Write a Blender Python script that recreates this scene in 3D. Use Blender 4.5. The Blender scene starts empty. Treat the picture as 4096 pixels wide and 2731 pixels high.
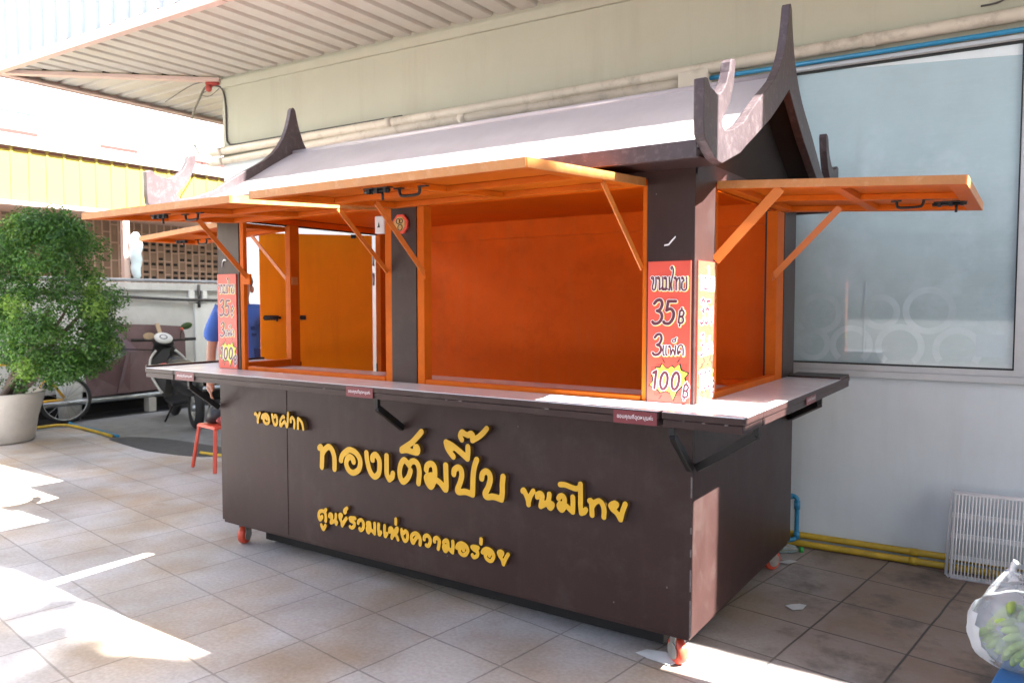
import bpy, bmesh, math, random
import numpy as np
from mathutils import Vector, Matrix

random.seed(11)
R = math.radians
scene = bpy.context.scene
C = scene.collection

# ------------------------------------------------------------------ camera, sky, sun, exposure
cam_data = bpy.data.cameras.new('camera')
cam = bpy.data.objects.new('camera', cam_data)
C.objects.link(cam)
cam.location = (1.061, -2.798, 1.451)
cam.rotation_euler = (math.pi / 2 - 0.0521, 0.0, 0.5943)
cam_data.sensor_width = 36.0
cam_data.lens = 27.12
cam_data.clip_start = 0.05
cam_data.clip_end = 3000
cam_data.dof.use_dof = True
cam_data.dof.focus_distance = 3.6
cam_data.dof.aperture_fstop = 3.2
scene.camera = cam

SUN_DX, SUN_DY = 0.82, 0.034          # metres the light runs sideways for each metre it falls
sun_vec = Vector((SUN_DX, SUN_DY, 1.0)).normalized()
sun_el = math.asin(sun_vec.z)
sun_az = math.atan2(sun_vec.x, sun_vec.y)
world = bpy.data.worlds.new('World')
scene.world = world
world.use_nodes = True
wn = world.node_tree
for nd in list(wn.nodes):
    wn.nodes.remove(nd)
w_out = wn.nodes.new('ShaderNodeOutputWorld')
w_bg = wn.nodes.new('ShaderNodeBackground')
w_sky = wn.nodes.new('ShaderNodeTexSky')
w_sky.sky_type = 'NISHITA'
w_sky.sun_disc = False
w_sky.sun_elevation = sun_el
w_sky.sun_rotation = sun_az
w_sky.dust_density = 7.0
w_sky.air_density = 1.0
w_bg.inputs['Strength'].default_value = 0.046
wn.links.new(w_sky.outputs[0], w_bg.inputs[0])
wn.links.new(w_bg.outputs[0], w_out.inputs[0])
sun_data = bpy.data.lights.new('sun', 'SUN')
sun_data.energy = 5.0
sun_data.angle = R(0.5)
sun_data.color = (1.0, 0.975, 0.93)
sun = bpy.data.objects.new('sun', sun_data)
C.objects.link(sun)
sun.location = (8, 0, 12)
sun.rotation_euler = sun_vec.to_track_quat('Z', 'Y').to_euler()
scene.view_settings.view_transform = 'Standard'
scene.view_settings.look = 'None'
scene.view_settings.gamma = 1.0
scene.view_settings.exposure = 3.48
scene.cycles.max_bounces = 8
scene.cycles.use_denoising = True

# ------------------------------------------------------------------ materials
def lin(r, g, b):
    f = lambda c: c / 12.92 if c <= 0.04045 else ((c + 0.055) / 1.055) ** 2.4
    return (f(r / 255), f(g / 255), f(b / 255))

def mat(name, col, rough=0.6, metal=0.0, var=0.12, scale=6.0, bump=0.0, bscale=40.0, spec=0.5, coat=0.0,
        dirt=None, dirt_amt=0.0, dirt_scale=3.0, trans=0.0, alpha=1.0, rvar=0.1, streak=None, streak_amt=0.0, streak_scale=(9, 9, 0.9)):
    m = bpy.data.materials.new(name)
    m.use_nodes = True
    nt = m.node_tree
    p = nt.nodes['Principled BSDF']
    tc = nt.nodes.new('ShaderNodeTexCoord')
    nz = nt.nodes.new('ShaderNodeTexNoise')
    nz.inputs['Scale'].default_value = scale
    nz.inputs['Detail'].default_value = 6
    nz.inputs['Roughness'].default_value = 0.65
    nt.links.new(tc.outputs['Object'], nz.inputs['Vector'])
    ramp = nt.nodes.new('ShaderNodeValToRGB')
    ramp.color_ramp.elements[0].position = 0.3
    ramp.color_ramp.elements[1].position = 0.7
    lo = tuple(max(0, c * (1 - var)) for c in col)
    hi = tuple(min(1, c * (1 + var)) for c in col)
    ramp.color_ramp.elements[0].color = (*lo, 1)
    ramp.color_ramp.elements[1].color = (*hi, 1)
    nt.links.new(nz.outputs['Fac'], ramp.inputs['Fac'])
    out = ramp.outputs['Color']
    if dirt is not None:
        n2 = nt.nodes.new('ShaderNodeTexNoise')
        n2.inputs['Scale'].default_value = dirt_scale
        n2.inputs['Detail'].default_value = 8
        n2.inputs['Roughness'].default_value = 0.7
        nt.links.new(tc.outputs['Object'], n2.inputs['Vector'])
        r2 = nt.nodes.new('ShaderNodeValToRGB')
        r2.color_ramp.elements[0].position = 0.52
        r2.color_ramp.elements[1].position = 0.72
        r2.color_ramp.elements[0].color = (0, 0, 0, 1)
        r2.color_ramp.elements[1].color = (dirt_amt,) * 3 + (1,)
        nt.links.new(n2.outputs['Fac'], r2.inputs['Fac'])
        mx = nt.nodes.new('ShaderNodeMixRGB')
        nt.links.new(r2.outputs['Color'], mx.inputs['Fac'])
        nt.links.new(out, mx.inputs['Color1'])
        mx.inputs['Color2'].default_value = (*dirt, 1)
        out = mx.outputs['Color']
    if streak is not None:
        ms = nt.nodes.new('ShaderNodeMapping')
        ms.inputs['Scale'].default_value = streak_scale
        nt.links.new(tc.outputs['Object'], ms.inputs['Vector'])
        n5 = nt.nodes.new('ShaderNodeTexNoise')
        n5.inputs['Scale'].default_value = 1.0
        n5.inputs['Detail'].default_value = 7
        n5.inputs['Roughness'].default_value = 0.7
        nt.links.new(ms.outputs[0], n5.inputs['Vector'])
        r5 = nt.nodes.new('ShaderNodeValToRGB')
        r5.color_ramp.elements[0].position = 0.50
        r5.color_ramp.elements[1].position = 0.78
        r5.color_ramp.elements[0].color = (0, 0, 0, 1)
        r5.color_ramp.elements[1].color = (streak_amt,) * 3 + (1,)
        nt.links.new(n5.outputs['Fac'], r5.inputs['Fac'])
        m5 = nt.nodes.new('ShaderNodeMixRGB')
        nt.links.new(r5.outputs['Color'], m5.inputs['Fac'])
        nt.links.new(out, m5.inputs['Color1'])
        m5.inputs['Color2'].default_value = (*streak, 1)
        out = m5.outputs['Color']
    nt.links.new(out, p.inputs['Base Color'])
    p.inputs['Roughness'].default_value = rough
    if rvar:
        mr = nt.nodes.new('ShaderNodeMapRange')
        mr.inputs['To Min'].default_value = max(0.02, rough - rvar)
        mr.inputs['To Max'].default_value = min(1, rough + rvar)
        nt.links.new(nz.outputs['Fac'], mr.inputs['Value'])
        nt.links.new(mr.outputs['Result'], p.inputs['Roughness'])
    p.inputs['Metallic'].default_value = metal
    p.inputs['Specular IOR Level'].default_value = spec
    p.inputs['Coat Weight'].default_value = coat
    p.inputs['Transmission Weight'].default_value = trans
    p.inputs['Alpha'].default_value = alpha
    if bump > 0:
        n3 = nt.nodes.new('ShaderNodeTexNoise')
        n3.inputs['Scale'].default_value = bscale
        n3.inputs['Detail'].default_value = 5
        nt.links.new(tc.outputs['Object'], n3.inputs['Vector'])
        bp = nt.nodes.new('ShaderNodeBump')
        bp.inputs['Strength'].default_value = bump
        bp.inputs['Distance'].default_value = 0.01
        nt.links.new(n3.outputs['Fac'], bp.inputs['Height'])
        nt.links.new(bp.outputs['Normal'], p.inputs['Normal'])
    return m

M = {}
M['brown'] = mat('brown_paint', (0.037, 0.0185, 0.0165), 0.40, var=0.14, scale=3, bump=0.04, bscale=14, spec=0.3, dirt=(0.075, 0.058, 0.053), dirt_amt=0.4, dirt_scale=5, streak=(0.085, 0.055, 0.048), streak_amt=0.22, streak_scale=(14, 14, 1.6))
M['brown_worn'] = mat('worn_brown_paint', (0.058, 0.042, 0.045), 0.42, var=0.2, scale=7, bump=0.15, bscale=50, dirt=(0.26, 0.23, 0.23), dirt_amt=0.3, dirt_scale=34)
M['roof'] = mat('faded_roof_paint', (0.41, 0.375, 0.38), 0.38, streak=(0.30, 0.26, 0.26), streak_amt=0.35, streak_scale=(7, 1.2, 1.2), var=0.10, scale=2.5, bump=0.05, bscale=5, dirt=(0.52, 0.48, 0.48), dirt_amt=0.4, dirt_scale=3)
M['shade_black'] = mat('painted_shade_black', (0.012, 0.011, 0.011), 0.8, var=0.2)  # black painted on where only shade lies
M['orange'] = mat('orange_paint', (0.70, 0.103, 0.0015), 0.5, spec=0.09, var=0.10, scale=2.2, bump=0.04, bscale=12, dirt=(0.40, 0.055, 0.002), dirt_amt=0.5, dirt_scale=2.3, streak=(0.62, 0.16, 0.03), streak_amt=0.35, streak_scale=(16, 16, 1.8))
M['dimmed_orange'] = mat('dimmed_orange_paint', (0.56, 0.118, 0.006), 0.5, spec=0.12, var=0.10, scale=5, bump=0.03, bscale=12, dirt=(0.36, 0.06, 0.003), dirt_amt=0.4, dirt_scale=6)  # same orange paint, dimmed to stand for weaker bounce light
M['lit_door_orange'] = mat('lit_door_orange_paint', (0.93, 0.26, 0.004), 0.5, spec=0.12, var=0.08, scale=2.0, streak=(0.70, 0.15, 0.01), streak_amt=0.4, streak_scale=(12, 12, 1.2))  # same orange paint, brightened for the stronger light on the open door
M['strut_orange'] = mat('strut_orange_paint', (0.60, 0.165, 0.022), 0.45, var=0.1, scale=12)
M['sky_lit_edge'] = mat('sky_lit_edge_paint', (0.50, 0.20, 0.055), 0.5, var=0.12, scale=12, dirt=(0.75, 0.5, 0.3), dirt_amt=0.3, dirt_scale=30)  # orange paled to paint reflected sky onto the edges
M['white_lam'] = mat('white_laminate', (0.67, 0.715, 0.79), 0.24, var=0.03, scale=3, coat=0.2)
M['iron'] = mat('black_iron', (0.02, 0.019, 0.019), 0.45, metal=0.4, var=0.3, scale=30)
M['steel'] = mat('galvanised_steel', (0.45, 0.47, 0.49), 0.35, metal=0.9, var=0.2, scale=12)
M['caster_red'] = mat('red_caster_plastic', (0.55, 0.07, 0.035), 0.4, var=0.15, scale=20)
M['caster_grey'] = mat('zinc_plate', (0.35, 0.34, 0.33), 0.45, metal=0.7, var=0.2, scale=25)
M['yellow'] = mat('yellow_foam', (0.66, 0.37, 0.018), 0.5, var=0.07, scale=6)
M['letter_side'] = mat('dark_letter_edge', (0.11, 0.06, 0.015), 0.6, var=0.2)
M['sign_red'] = mat('sign_red', (0.74, 0.085, 0.05), 0.35, var=0.04, scale=3)
M['sign_dark'] = mat('sign_plum', (0.12, 0.018, 0.03), 0.4, var=0.03)
M['sign_white'] = mat('sign_white', (0.80, 0.78, 0.80), 0.4, var=0.02)
M['sign_yellow'] = mat('sign_yellow', (0.80, 0.72, 0.06), 0.4, var=0.02)
M['sign_black'] = mat('sign_black', (0.02, 0.018, 0.018), 0.4, var=0.02)
M['maroon'] = mat('maroon_sticker', (0.16, 0.022, 0.03), 0.35, var=0.06)
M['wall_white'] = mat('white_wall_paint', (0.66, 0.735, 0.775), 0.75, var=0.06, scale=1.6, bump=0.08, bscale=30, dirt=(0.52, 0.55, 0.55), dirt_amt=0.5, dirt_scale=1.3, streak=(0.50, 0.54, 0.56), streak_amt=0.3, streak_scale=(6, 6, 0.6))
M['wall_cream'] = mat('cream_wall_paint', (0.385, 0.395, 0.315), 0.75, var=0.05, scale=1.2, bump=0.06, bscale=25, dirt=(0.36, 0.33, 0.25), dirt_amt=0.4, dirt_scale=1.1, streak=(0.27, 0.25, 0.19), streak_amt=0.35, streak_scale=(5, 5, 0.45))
M['pipe_cream'] = mat('cream_pipe_paint', (0.52, 0.47, 0.39), 0.5, var=0.08, scale=5, dirt=(0.17, 0.14, 0.10), dirt_amt=0.65, dirt_scale=6)
M['soffit'] = mat('soffit_sheet', (0.46, 0.45, 0.405), 0.5, var=0.06, scale=2, dirt=(0.38, 0.27, 0.2), dirt_amt=0.3, dirt_scale=5)
M['clad'] = mat('pale_blue_cladding', (0.47, 0.56, 0.62), 0.6, var=0.04, scale=2)
M['trim'] = mat('pink_metal_trim', (0.55, 0.42, 0.37), 0.5, var=0.06)
M['glass_frost'] = mat('frosted_window_film', (0.36, 0.475, 0.51), 0.4, var=0.14, scale=0.9, spec=0.3, coat=1.0, dirt=(0.54, 0.675, 0.745), dirt_amt=0.8, dirt_scale=0.7, rvar=0.08, streak=(0.48, 0.58, 0.62), streak_amt=0.3, streak_scale=(7, 7, 60))  # paler blotches paint uneven reflections into the film
M['film_pale'] = mat('pale_film_pattern', (0.425, 0.545, 0.585), 0.4, coat=1.0, var=0.12, scale=4)
M['film_blue'] = mat('blue_film_label', (0.36, 0.47, 0.54), 0.4, coat=1.0, var=0.06)
M['alu'] = mat('aluminium_frame', (0.50, 0.52, 0.53), 0.4, metal=0.35, var=0.08, scale=8)
M['seal'] = mat('black_rubber', (0.015, 0.016, 0.016), 0.6, var=0.2)
M['blue_pvc'] = mat('blue_pvc', (0.02, 0.21, 0.40), 0.4, var=0.12, scale=9)
M['yellow_pvc'] = mat('yellow_pvc', (0.56, 0.38, 0.03), 0.45, var=0.18, scale=9, dirt=(0.20, 0.14, 0.05), dirt_amt=0.5, dirt_scale=6)
M['white_wire'] = mat('white_coated_wire', (0.84, 0.86, 0.875), 0.45, var=0.05, dirt=(0.3, 0.2, 0.13), dirt_amt=0.4, dirt_scale=9)
M['red_plastic'] = mat('red_plastic', (0.68, 0.085, 0.045), 0.4, var=0.08)
M['blue_plastic'] = mat('blue_plastic', (0.015, 0.16, 0.46), 0.35, var=0.06)
M['black_plastic'] = mat('black_plastic', (0.018, 0.019, 0.022), 0.4, var=0.2)
M['grey_plastic'] = mat('grey_plastic', (0.22, 0.24, 0.26), 0.45, var=0.1)
M['white_plastic'] = mat('white_plastic', (0.68, 0.69, 0.70), 0.35, var=0.04)
M['rubber'] = mat('tyre_rubber', (0.022, 0.022, 0.024), 0.75, var=0.2)
M['concrete'] = mat('pot_concrete', (0.50, 0.48, 0.45), 0.85, var=0.12, scale=4, bump=0.15, bscale=30, dirt=(0.27, 0.26, 0.24), dirt_amt=0.5, dirt_scale=4)
M['soil'] = mat('soil', (0.05, 0.035, 0.025), 0.95, var=0.3, bump=0.4)
M['bark'] = mat('bark', (0.13, 0.10, 0.08), 0.9, var=0.35, scale=14, bump=0.5, bscale=40)
M['bike_yellow'] = mat('bicycle_yellow', (0.72, 0.40, 0.02), 0.35, var=0.06)
M['sheet_brown'] = mat('brown_sheet_metal', (0.085, 0.045, 0.05), 0.4, var=0.22, scale=2.0, dirt=(0.16, 0.10, 0.11), dirt_amt=0.5, dirt_scale=2.2)
M['wood'] = mat('raw_wood', (0.42, 0.31, 0.20), 0.7, var=0.2, scale=12)
M['old_wall'] = mat('old_white_wall', (0.53, 0.535, 0.535), 0.85, var=0.1, scale=2.2, bump=0.2, bscale=20, dirt=(0.34, 0.33, 0.31), dirt_amt=0.6, dirt_scale=2.0)
M['old_pillar'] = mat('white_pillar_paint', (0.72, 0.74, 0.74), 0.8, var=0.05, scale=2)
M['grey_rail'] = mat('grey_rail_metal', (0.30, 0.32, 0.35), 0.4, metal=0.4, var=0.15)
M['brick'] = mat('lattice_brown_screen', (0.27, 0.185, 0.135), 0.8, var=0.12, scale=2.5)
M['mortar'] = mat('pink_screen_joint', (0.52, 0.37, 0.29), 0.8, var=0.06)
M['pink_col'] = mat('pink_column_paint', (0.58, 0.44, 0.39), 0.7, var=0.05)
M['panel_yellow'] = mat('yellow_wall_panel', (0.30, 0.222, 0.052), 0.7, spec=0.1, var=0.03)
M['reveal_red'] = mat('panel_reveal_red', (0.12, 0.028, 0.02), 0.6, var=0.05)  # red of the panel reveals themselves
M['roof_white'] = mat('white_roof_sheet', (0.80, 0.80, 0.79), 0.5, var=0.02)
M['roof_trim'] = mat('red_roof_trim', (0.075, 0.014, 0.011), 0.6, var=0.05)
M['tarp'] = mat('white_blue_tarp', (0.60, 0.74, 0.80), 0.5, var=0.1, scale=5, bump=0.3, bscale=9)
M['asphalt'] = mat('asphalt_grey', (0.19, 0.195, 0.20), 0.9, var=0.2, scale=4, bump=0.3, bscale=60, dirt=(0.30, 0.30, 0.30), dirt_amt=0.7, dirt_scale=1.3)
M['tar'] = mat('fresh_tar', (0.062, 0.063, 0.067), 0.9, var=0.25, scale=10, bump=0.5, bscale=60)
M['skin'] = mat('skin', (0.40, 0.20, 0.135), 0.5, var=0.06)
M['hair'] = mat('black_hair', (0.012, 0.010, 0.010), 0.5, var=0.2)
M['shirt'] = mat('blue_shirt_cloth', (0.035, 0.105, 0.40), 0.8, var=0.12, scale=9, bump=0.2, bscale=14)
M['shirt_print'] = mat('dark_shirt_print', (0.012, 0.03, 0.12), 0.8, var=0.2, scale=30)
M['trousers'] = mat('brown_trousers_cloth', (0.09, 0.07, 0.06), 0.85, var=0.15)
M['banana'] = mat('green_banana_skin', (0.33, 0.45, 0.11), 0.45, var=0.3, scale=14)
M['banana_tip'] = mat('banana_stem', (0.25, 0.22, 0.09), 0.7, var=0.25)
M['bottle'] = mat('clear_plastic', (0.55, 0.65, 0.62), 0.12, trans=0.75, var=0.05)
M['green_cap'] = mat('green_cap', (0.03, 0.30, 0.05), 0.4, var=0.05)
M['paper'] = mat('white_paper', (0.55, 0.57, 0.58), 0.8, var=0.1)
M['off_white'] = mat('stucco', (0.45, 0.42, 0.38), 0.9, var=0.1)
M['cabinet'] = mat('shade_cabinet_wood', (0.13, 0.08, 0.05), 0.6, var=0.2)
M['cable'] = mat('cable_sheath', (0.06, 0.058, 0.058), 0.6, var=0.2)
M['red_tape'] = mat('red_tape', (0.36, 0.05, 0.04), 0.5, var=0.2)
M['canvas'] = mat('dark_canvas', (0.10, 0.085, 0.07), 0.8, var=0.15)
M['chip'] = mat('bare_paint_chip', (0.15, 0.13, 0.125), 0.7, var=0.3, scale=60)
M['gold'] = mat('gold_print', (0.55, 0.36, 0.12), 0.5, var=0.2, scale=60)

def leaf_mat(name, c1, c2):
    m = bpy.data.materials.new(name)
    m.use_nodes = True
    nt = m.node_tree
    p = nt.nodes['Principled BSDF']
    g = nt.nodes.new('ShaderNodeNewGeometry')
    ramp = nt.nodes.new('ShaderNodeValToRGB')
    ramp.color_ramp.elements[0].color = (*c1, 1)
    ramp.color_ramp.elements[1].color = (*c2, 1)
    nt.links.new(g.outputs['Random Per Island'], ramp.inputs['Fac'])
    nt.links.new(ramp.outputs['Color'], p.inputs['Base Color'])
    p.inputs['Roughness'].default_value = 0.42
    p.inputs['Subsurface Weight'].default_value = 0.0
    tr = nt.nodes.new('ShaderNodeBsdfTranslucent')
    nt.links.new(ramp.outputs['Color'], tr.inputs['Color'])
    mix = nt.nodes.new('ShaderNodeMixShader')
    mix.inputs['Fac'].default_value = 0.3
    nt.links.new(p.outputs[0], mix.inputs[1])
    nt.links.new(tr.outputs[0], mix.inputs[2])
    nt.links.new(mix.outputs[0], nt.nodes['Material Output'].inputs['Surface'])
    return m
M['leaf'] = leaf_mat('fig_leaf', (0.024, 0.088, 0.020), (0.095, 0.23, 0.032))
M['leaf_light'] = leaf_mat('young_fig_leaf', (0.12, 0.24, 0.035), (0.22, 0.38, 0.06))
M['leaf_far'] = leaf_mat('shade_tree_leaf', (0.04, 0.09, 0.03), (0.09, 0.15, 0.04))

def film_mat():
    m = bpy.data.materials.new('clear_bag_film')
    m.use_nodes = True
    nt = m.node_tree
    p = nt.nodes['Principled BSDF']
    p.inputs['Base Color'].default_value = (0.75, 0.8, 0.85, 1)
    p.inputs['Roughness'].default_value = 0.24
    tr = nt.nodes.new('ShaderNodeBsdfTransparent')
    tr.inputs['Color'].default_value = (0.97, 0.98, 0.98, 1)
    mix = nt.nodes.new('ShaderNodeMixShader')
    nz = nt.nodes.new('ShaderNodeTexNoise')
    nz.inputs['Scale'].default_value = 9
    tc = nt.nodes.new('ShaderNodeTexCoord')
    nt.links.new(tc.outputs['Object'], nz.inputs['Vector'])
    mr = nt.nodes.new('ShaderNodeMapRange')
    mr.inputs['From Min'].default_value = 0.35
    mr.inputs['From Max'].default_value = 0.75
    mr.inputs['To Min'].default_value = 0.10
    mr.inputs['To Max'].default_value = 0.50
    nt.links.new(nz.outputs['Fac'], mr.inputs['Value'])
    nt.links.new(mr.outputs['Result'], mix.inputs['Fac'])
    nt.links.new(tr.outputs[0], mix.inputs[1])
    nt.links.new(p.outputs[0], mix.inputs[2])
    nt.links.new(mix.outputs[0], nt.nodes['Material Output'].inputs['Surface'])
    bp = nt.nodes.new('ShaderNodeBump')
    bp.inputs['Strength'].default_value = 1.0
    n2 = nt.nodes.new('ShaderNodeTexNoise')
    n2.inputs['Scale'].default_value = 34
    nt.links.new(tc.outputs['Object'], n2.inputs['Vector'])
    nt.links.new(n2.outputs['Fac'], bp.inputs['Height'])
    nt.links.new(bp.outputs['Normal'], p.inputs['Normal'])
    return m
M['film'] = film_mat()
M['film_white'] = mat('cloudy_bag_plastic', (0.62, 0.66, 0.72), 0.3, alpha=0.85, var=0.05, bump=0.5, bscale=18)

def paving_mat():
    m = bpy.data.materials.new('terracotta_paving')
    m.use_nodes = True
    nt = m.node_tree
    p = nt.nodes['Principled BSDF']
    L = nt.links.new
    tc = nt.nodes.new('ShaderNodeTexCoord')
    mp = nt.nodes.new('ShaderNodeMapping')
    mp.vector_type = 'TEXTURE'
    mp.inputs['Location'].default_value = (-2.672, -0.465, 0)
    mp.inputs['Rotation'].default_value = (0, 0, R(-7.6))
    mp.inputs['Scale'].default_value = (0.395, 0.395, 0.395)
    L(tc.outputs['Object'], mp.inputs['Vector'])
    # a little wobble so the joints are not ruler-straight
    wob = nt.nodes.new('ShaderNodeTexNoise')
    wob.inputs['Scale'].default_value = 2.2
    L(tc.outputs['Object'], wob.inputs['Vector'])
    wsub = nt.nodes.new('ShaderNodeVectorMath'); wsub.operation = 'SUBTRACT'
    wsub.inputs[1].default_value = (0.5, 0.5, 0.5)
    L(wob.outputs['Color'], wsub.inputs[0])
    wsc = nt.nodes.new('ShaderNodeVectorMath'); wsc.operation = 'SCALE'
    wsc.inputs['Scale'].default_value = 0.046
    L(wsub.outputs[0], wsc.inputs[0])
    add = nt.nodes.new('ShaderNodeVectorMath'); add.operation = 'ADD'
    L(mp.outputs[0], add.inputs[0]); L(wsc.outputs[0], add.inputs[1])
    br = nt.nodes.new('ShaderNodeTexBrick')
    br.offset = 0.0
    br.squash = 1.0
    br.inputs['Scale'].default_value = 1.0
    br.inputs['Brick Width'].default_value = 1.0
    br.inputs['Row Height'].default_value = 1.0
    br.inputs['Mortar Size'].default_value = 0.014
    br.inputs['Mortar Smooth'].default_value = 0.4
    br.inputs['Color1'].default_value = (0.42, 0.40, 0.395, 1)
    br.inputs['Color2'].default_value = (0.485, 0.48, 0.49, 1)
    br.inputs['Mortar'].default_value = (0.285, 0.28, 0.28, 1)
    L(add.outputs[0], br.inputs['Vector'])
    # broad fading, fine speckle, dark stains
    n1 = nt.nodes.new('ShaderNodeTexNoise'); n1.inputs['Scale'].default_value = 1.1; n1.inputs['Detail'].default_value = 7
    L(tc.outputs['Object'], n1.inputs['Vector'])
    r1 = nt.nodes.new('ShaderNodeValToRGB')
    r1.color_ramp.elements[0].position = 0.35; r1.color_ramp.elements[0].color = (0.70, 0.68, 0.66, 1)
    r1.color_ramp.elements[1].position = 0.68; r1.color_ramp.elements[1].color = (1.16, 1.16, 1.17, 1)
    L(n1.outputs['Fac'], r1.inputs['Fac'])
    m1 = nt.nodes.new('ShaderNodeMixRGB'); m1.blend_type = 'MULTIPLY'; m1.inputs['Fac'].default_value = 1
    L(br.outputs['Color'], m1.inputs['Color1']); L(r1.outputs['Color'], m1.inputs['Color2'])
    n2 = nt.nodes.new('ShaderNodeTexNoise'); n2.inputs['Scale'].default_value = 60; n2.inputs['Detail'].default_value = 5
    L(tc.outputs['Object'], n2.inputs['Vector'])
    r2 = nt.nodes.new('ShaderNodeValToRGB')
    r2.color_ramp.elements[0].position = 0.3; r2.color_ramp.elements[0].color = (0.86, 0.86, 0.86, 1)
    r2.color_ramp.elements[1].position = 0.7; r2.color_ramp.elements[1].color = (1.1, 1.1, 1.1, 1)
    L(n2.outputs['Fac'], r2.inputs['Fac'])
    m2 = nt.nodes.new('ShaderNodeMixRGB'); m2.blend_type = 'MULTIPLY'; m2.inputs['Fac'].default_value = 1
    L(m1.outputs['Color'], m2.inputs['Color1']); L(r2.outputs['Color'], m2.inputs['Color2'])
    n4 = nt.nodes.new('ShaderNodeTexNoise'); n4.inputs['Scale'].default_value = 1.7; n4.inputs['Detail'].default_value = 6
    mp4 = nt.nodes.new('ShaderNodeMapping'); mp4.inputs['Location'].default_value = (7, 3, 0)
    L(tc.outputs['Object'], mp4.inputs['Vector']); L(mp4.outputs[0], n4.inputs['Vector'])
    r4 = nt.nodes.new('ShaderNodeValToRGB')
    r4.color_ramp.elements[0].position = 0.42; r4.color_ramp.elements[0].color = (0.97, 0.99, 1.03, 1)
    r4.color_ramp.elements[1].position = 0.66; r4.color_ramp.elements[1].color = (0.86, 0.72, 0.57, 1)
    L(n4.outputs['Fac'], r4.inputs['Fac'])
    m4 = nt.nodes.new('ShaderNodeMixRGB'); m4.blend_type = 'MULTIPLY'; m4.inputs['Fac'].default_value = 1
    L(m2.outputs['Color'], m4.inputs['Color1']); L(r4.outputs['Color'], m4.inputs['Color2'])
    m2 = m4
    n3 = nt.nodes.new('ShaderNodeTexNoise'); n3.inputs['Scale'].default_value = 2.6; n3.inputs['Detail'].default_value = 9; n3.inputs['Roughness'].default_value = 0.72
    L(tc.outputs['Object'], n3.inputs['Vector'])
    r3 = nt.nodes.new('ShaderNodeValToRGB')
    r3.color_ramp.elements[0].position = 0.53; r3.color_ramp.elements[0].color = (0, 0, 0, 1)
    r3.color_ramp.elements[1].position = 0.75; r3.color_ramp.elements[1].color = (0.65, 0.65, 0.65, 1)
    L(n3.outputs['Fac'], r3.inputs['Fac'])
    # grime on the right, with the dimmer light there painted in too
    sx = nt.nodes.new('ShaderNodeSeparateXYZ'); L(tc.outputs['Object'], sx.inputs[0])
    gx = nt.nodes.new('ShaderNodeMapRange'); gx.inputs['From Min'].default_value = -0.3; gx.inputs['From Max'].default_value = 0.35
    L(sx.outputs['X'], gx.inputs['Value'])
    gy = nt.nodes.new('ShaderNodeMapRange'); gy.inputs['From Min'].default_value = -0.1; gy.inputs['From Max'].default_value = 0.55
    L(sx.outputs['Y'], gy.inputs['Value'])
    gm = nt.nodes.new('ShaderNodeMath'); gm.operation = 'MULTIPLY'
    L(gx.outputs[0], gm.inputs[0]); L(gy.outputs[0], gm.inputs[1])
    gn = nt.nodes.new('ShaderNodeMath'); gn.operation = 'MULTIPLY'
    gr = nt.nodes.new('ShaderNodeMapRange'); gr.inputs['From Min'].default_value = 0.25; gr.inputs['From Max'].default_value = 0.62
    gr.inputs['To Min'].default_value = 0.62; gr.inputs['To Max'].default_value = 1.0
    L(n3.outputs['Fac'], gr.inputs['Value'])
    L(gm.outputs[0], gn.inputs[0]); L(gr.outputs[0], gn.inputs[1])
    mxx = nt.nodes.new('ShaderNodeMath'); mxx.operation = 'MAXIMUM'
    L(gn.outputs[0], mxx.inputs[0])
    r3m = nt.nodes.new('ShaderNodeMath'); r3m.operation = 'MULTIPLY'; r3m.inputs[1].default_value = 0.75
    L(r3.outputs['Color'], r3m.inputs[0]); L(r3m.outputs[0], mxx.inputs[1])
    m3 = nt.nodes.new('ShaderNodeMixRGB')
    L(mxx.outputs[0], m3.inputs['Fac'])
    L(m2.outputs['Color'], m3.inputs['Color1'])
    m3.inputs['Color2'].default_value = (0.21, 0.15, 0.112, 1)
    n6 = nt.nodes.new('ShaderNodeTexNoise'); n6.inputs['Scale'].default_value = 3.1; n6.inputs['Detail'].default_value = 8; n6.inputs['Roughness'].default_value = 0.68
    mp6 = nt.nodes.new('ShaderNodeMapping'); mp6.inputs['Location'].default_value = (1.7, 0.4, 0)
    L(tc.outputs['Object'], mp6.inputs['Vector']); L(mp6.outputs[0], n6.inputs['Vector'])
    r6 = nt.nodes.new('ShaderNodeMapRange'); r6.inputs['From Min'].default_value = 0.50; r6.inputs['From Max'].default_value = 0.66
    L(n6.outputs['Fac'], r6.inputs['Value'])
    g6 = nt.nodes.new('ShaderNodeMath'); g6.operation = 'MULTIPLY'; L(r6.outputs[0], g6.inputs[0]); L(gm.outputs[0], g6.inputs[1])
    g7 = nt.nodes.new('ShaderNodeMath'); g7.operation = 'MULTIPLY'; g7.inputs[1].default_value = 0.8; L(g6.outputs[0], g7.inputs[0])
    m6 = nt.nodes.new('ShaderNodeMixRGB'); L(g7.outputs[0], m6.inputs['Fac']); L(m3.outputs['Color'], m6.inputs['Color1']); m6.inputs['Color2'].default_value = (0.05, 0.043, 0.038, 1)
    # blackened joints there
    g8 = nt.nodes.new('ShaderNodeMath'); g8.operation = 'MULTIPLY'; L(br.outputs['Fac'], g8.inputs[0]); L(gm.outputs[0], g8.inputs[1])
    m8 = nt.nodes.new('ShaderNodeMixRGB'); L(g8.outputs[0], m8.inputs['Fac']); L(m6.outputs['Color'], m8.inputs['Color1']); m8.inputs['Color2'].default_value = (0.06, 0.052, 0.048, 1)
    L(m8.outputs['Color'], p.inputs['Base Color'])
    p.inputs['Roughness'].default_value = 0.6
    rr = nt.nodes.new('ShaderNodeMapRange'); rr.inputs['To Min'].default_value = 0.42; rr.inputs['To Max'].default_value = 0.8
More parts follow.
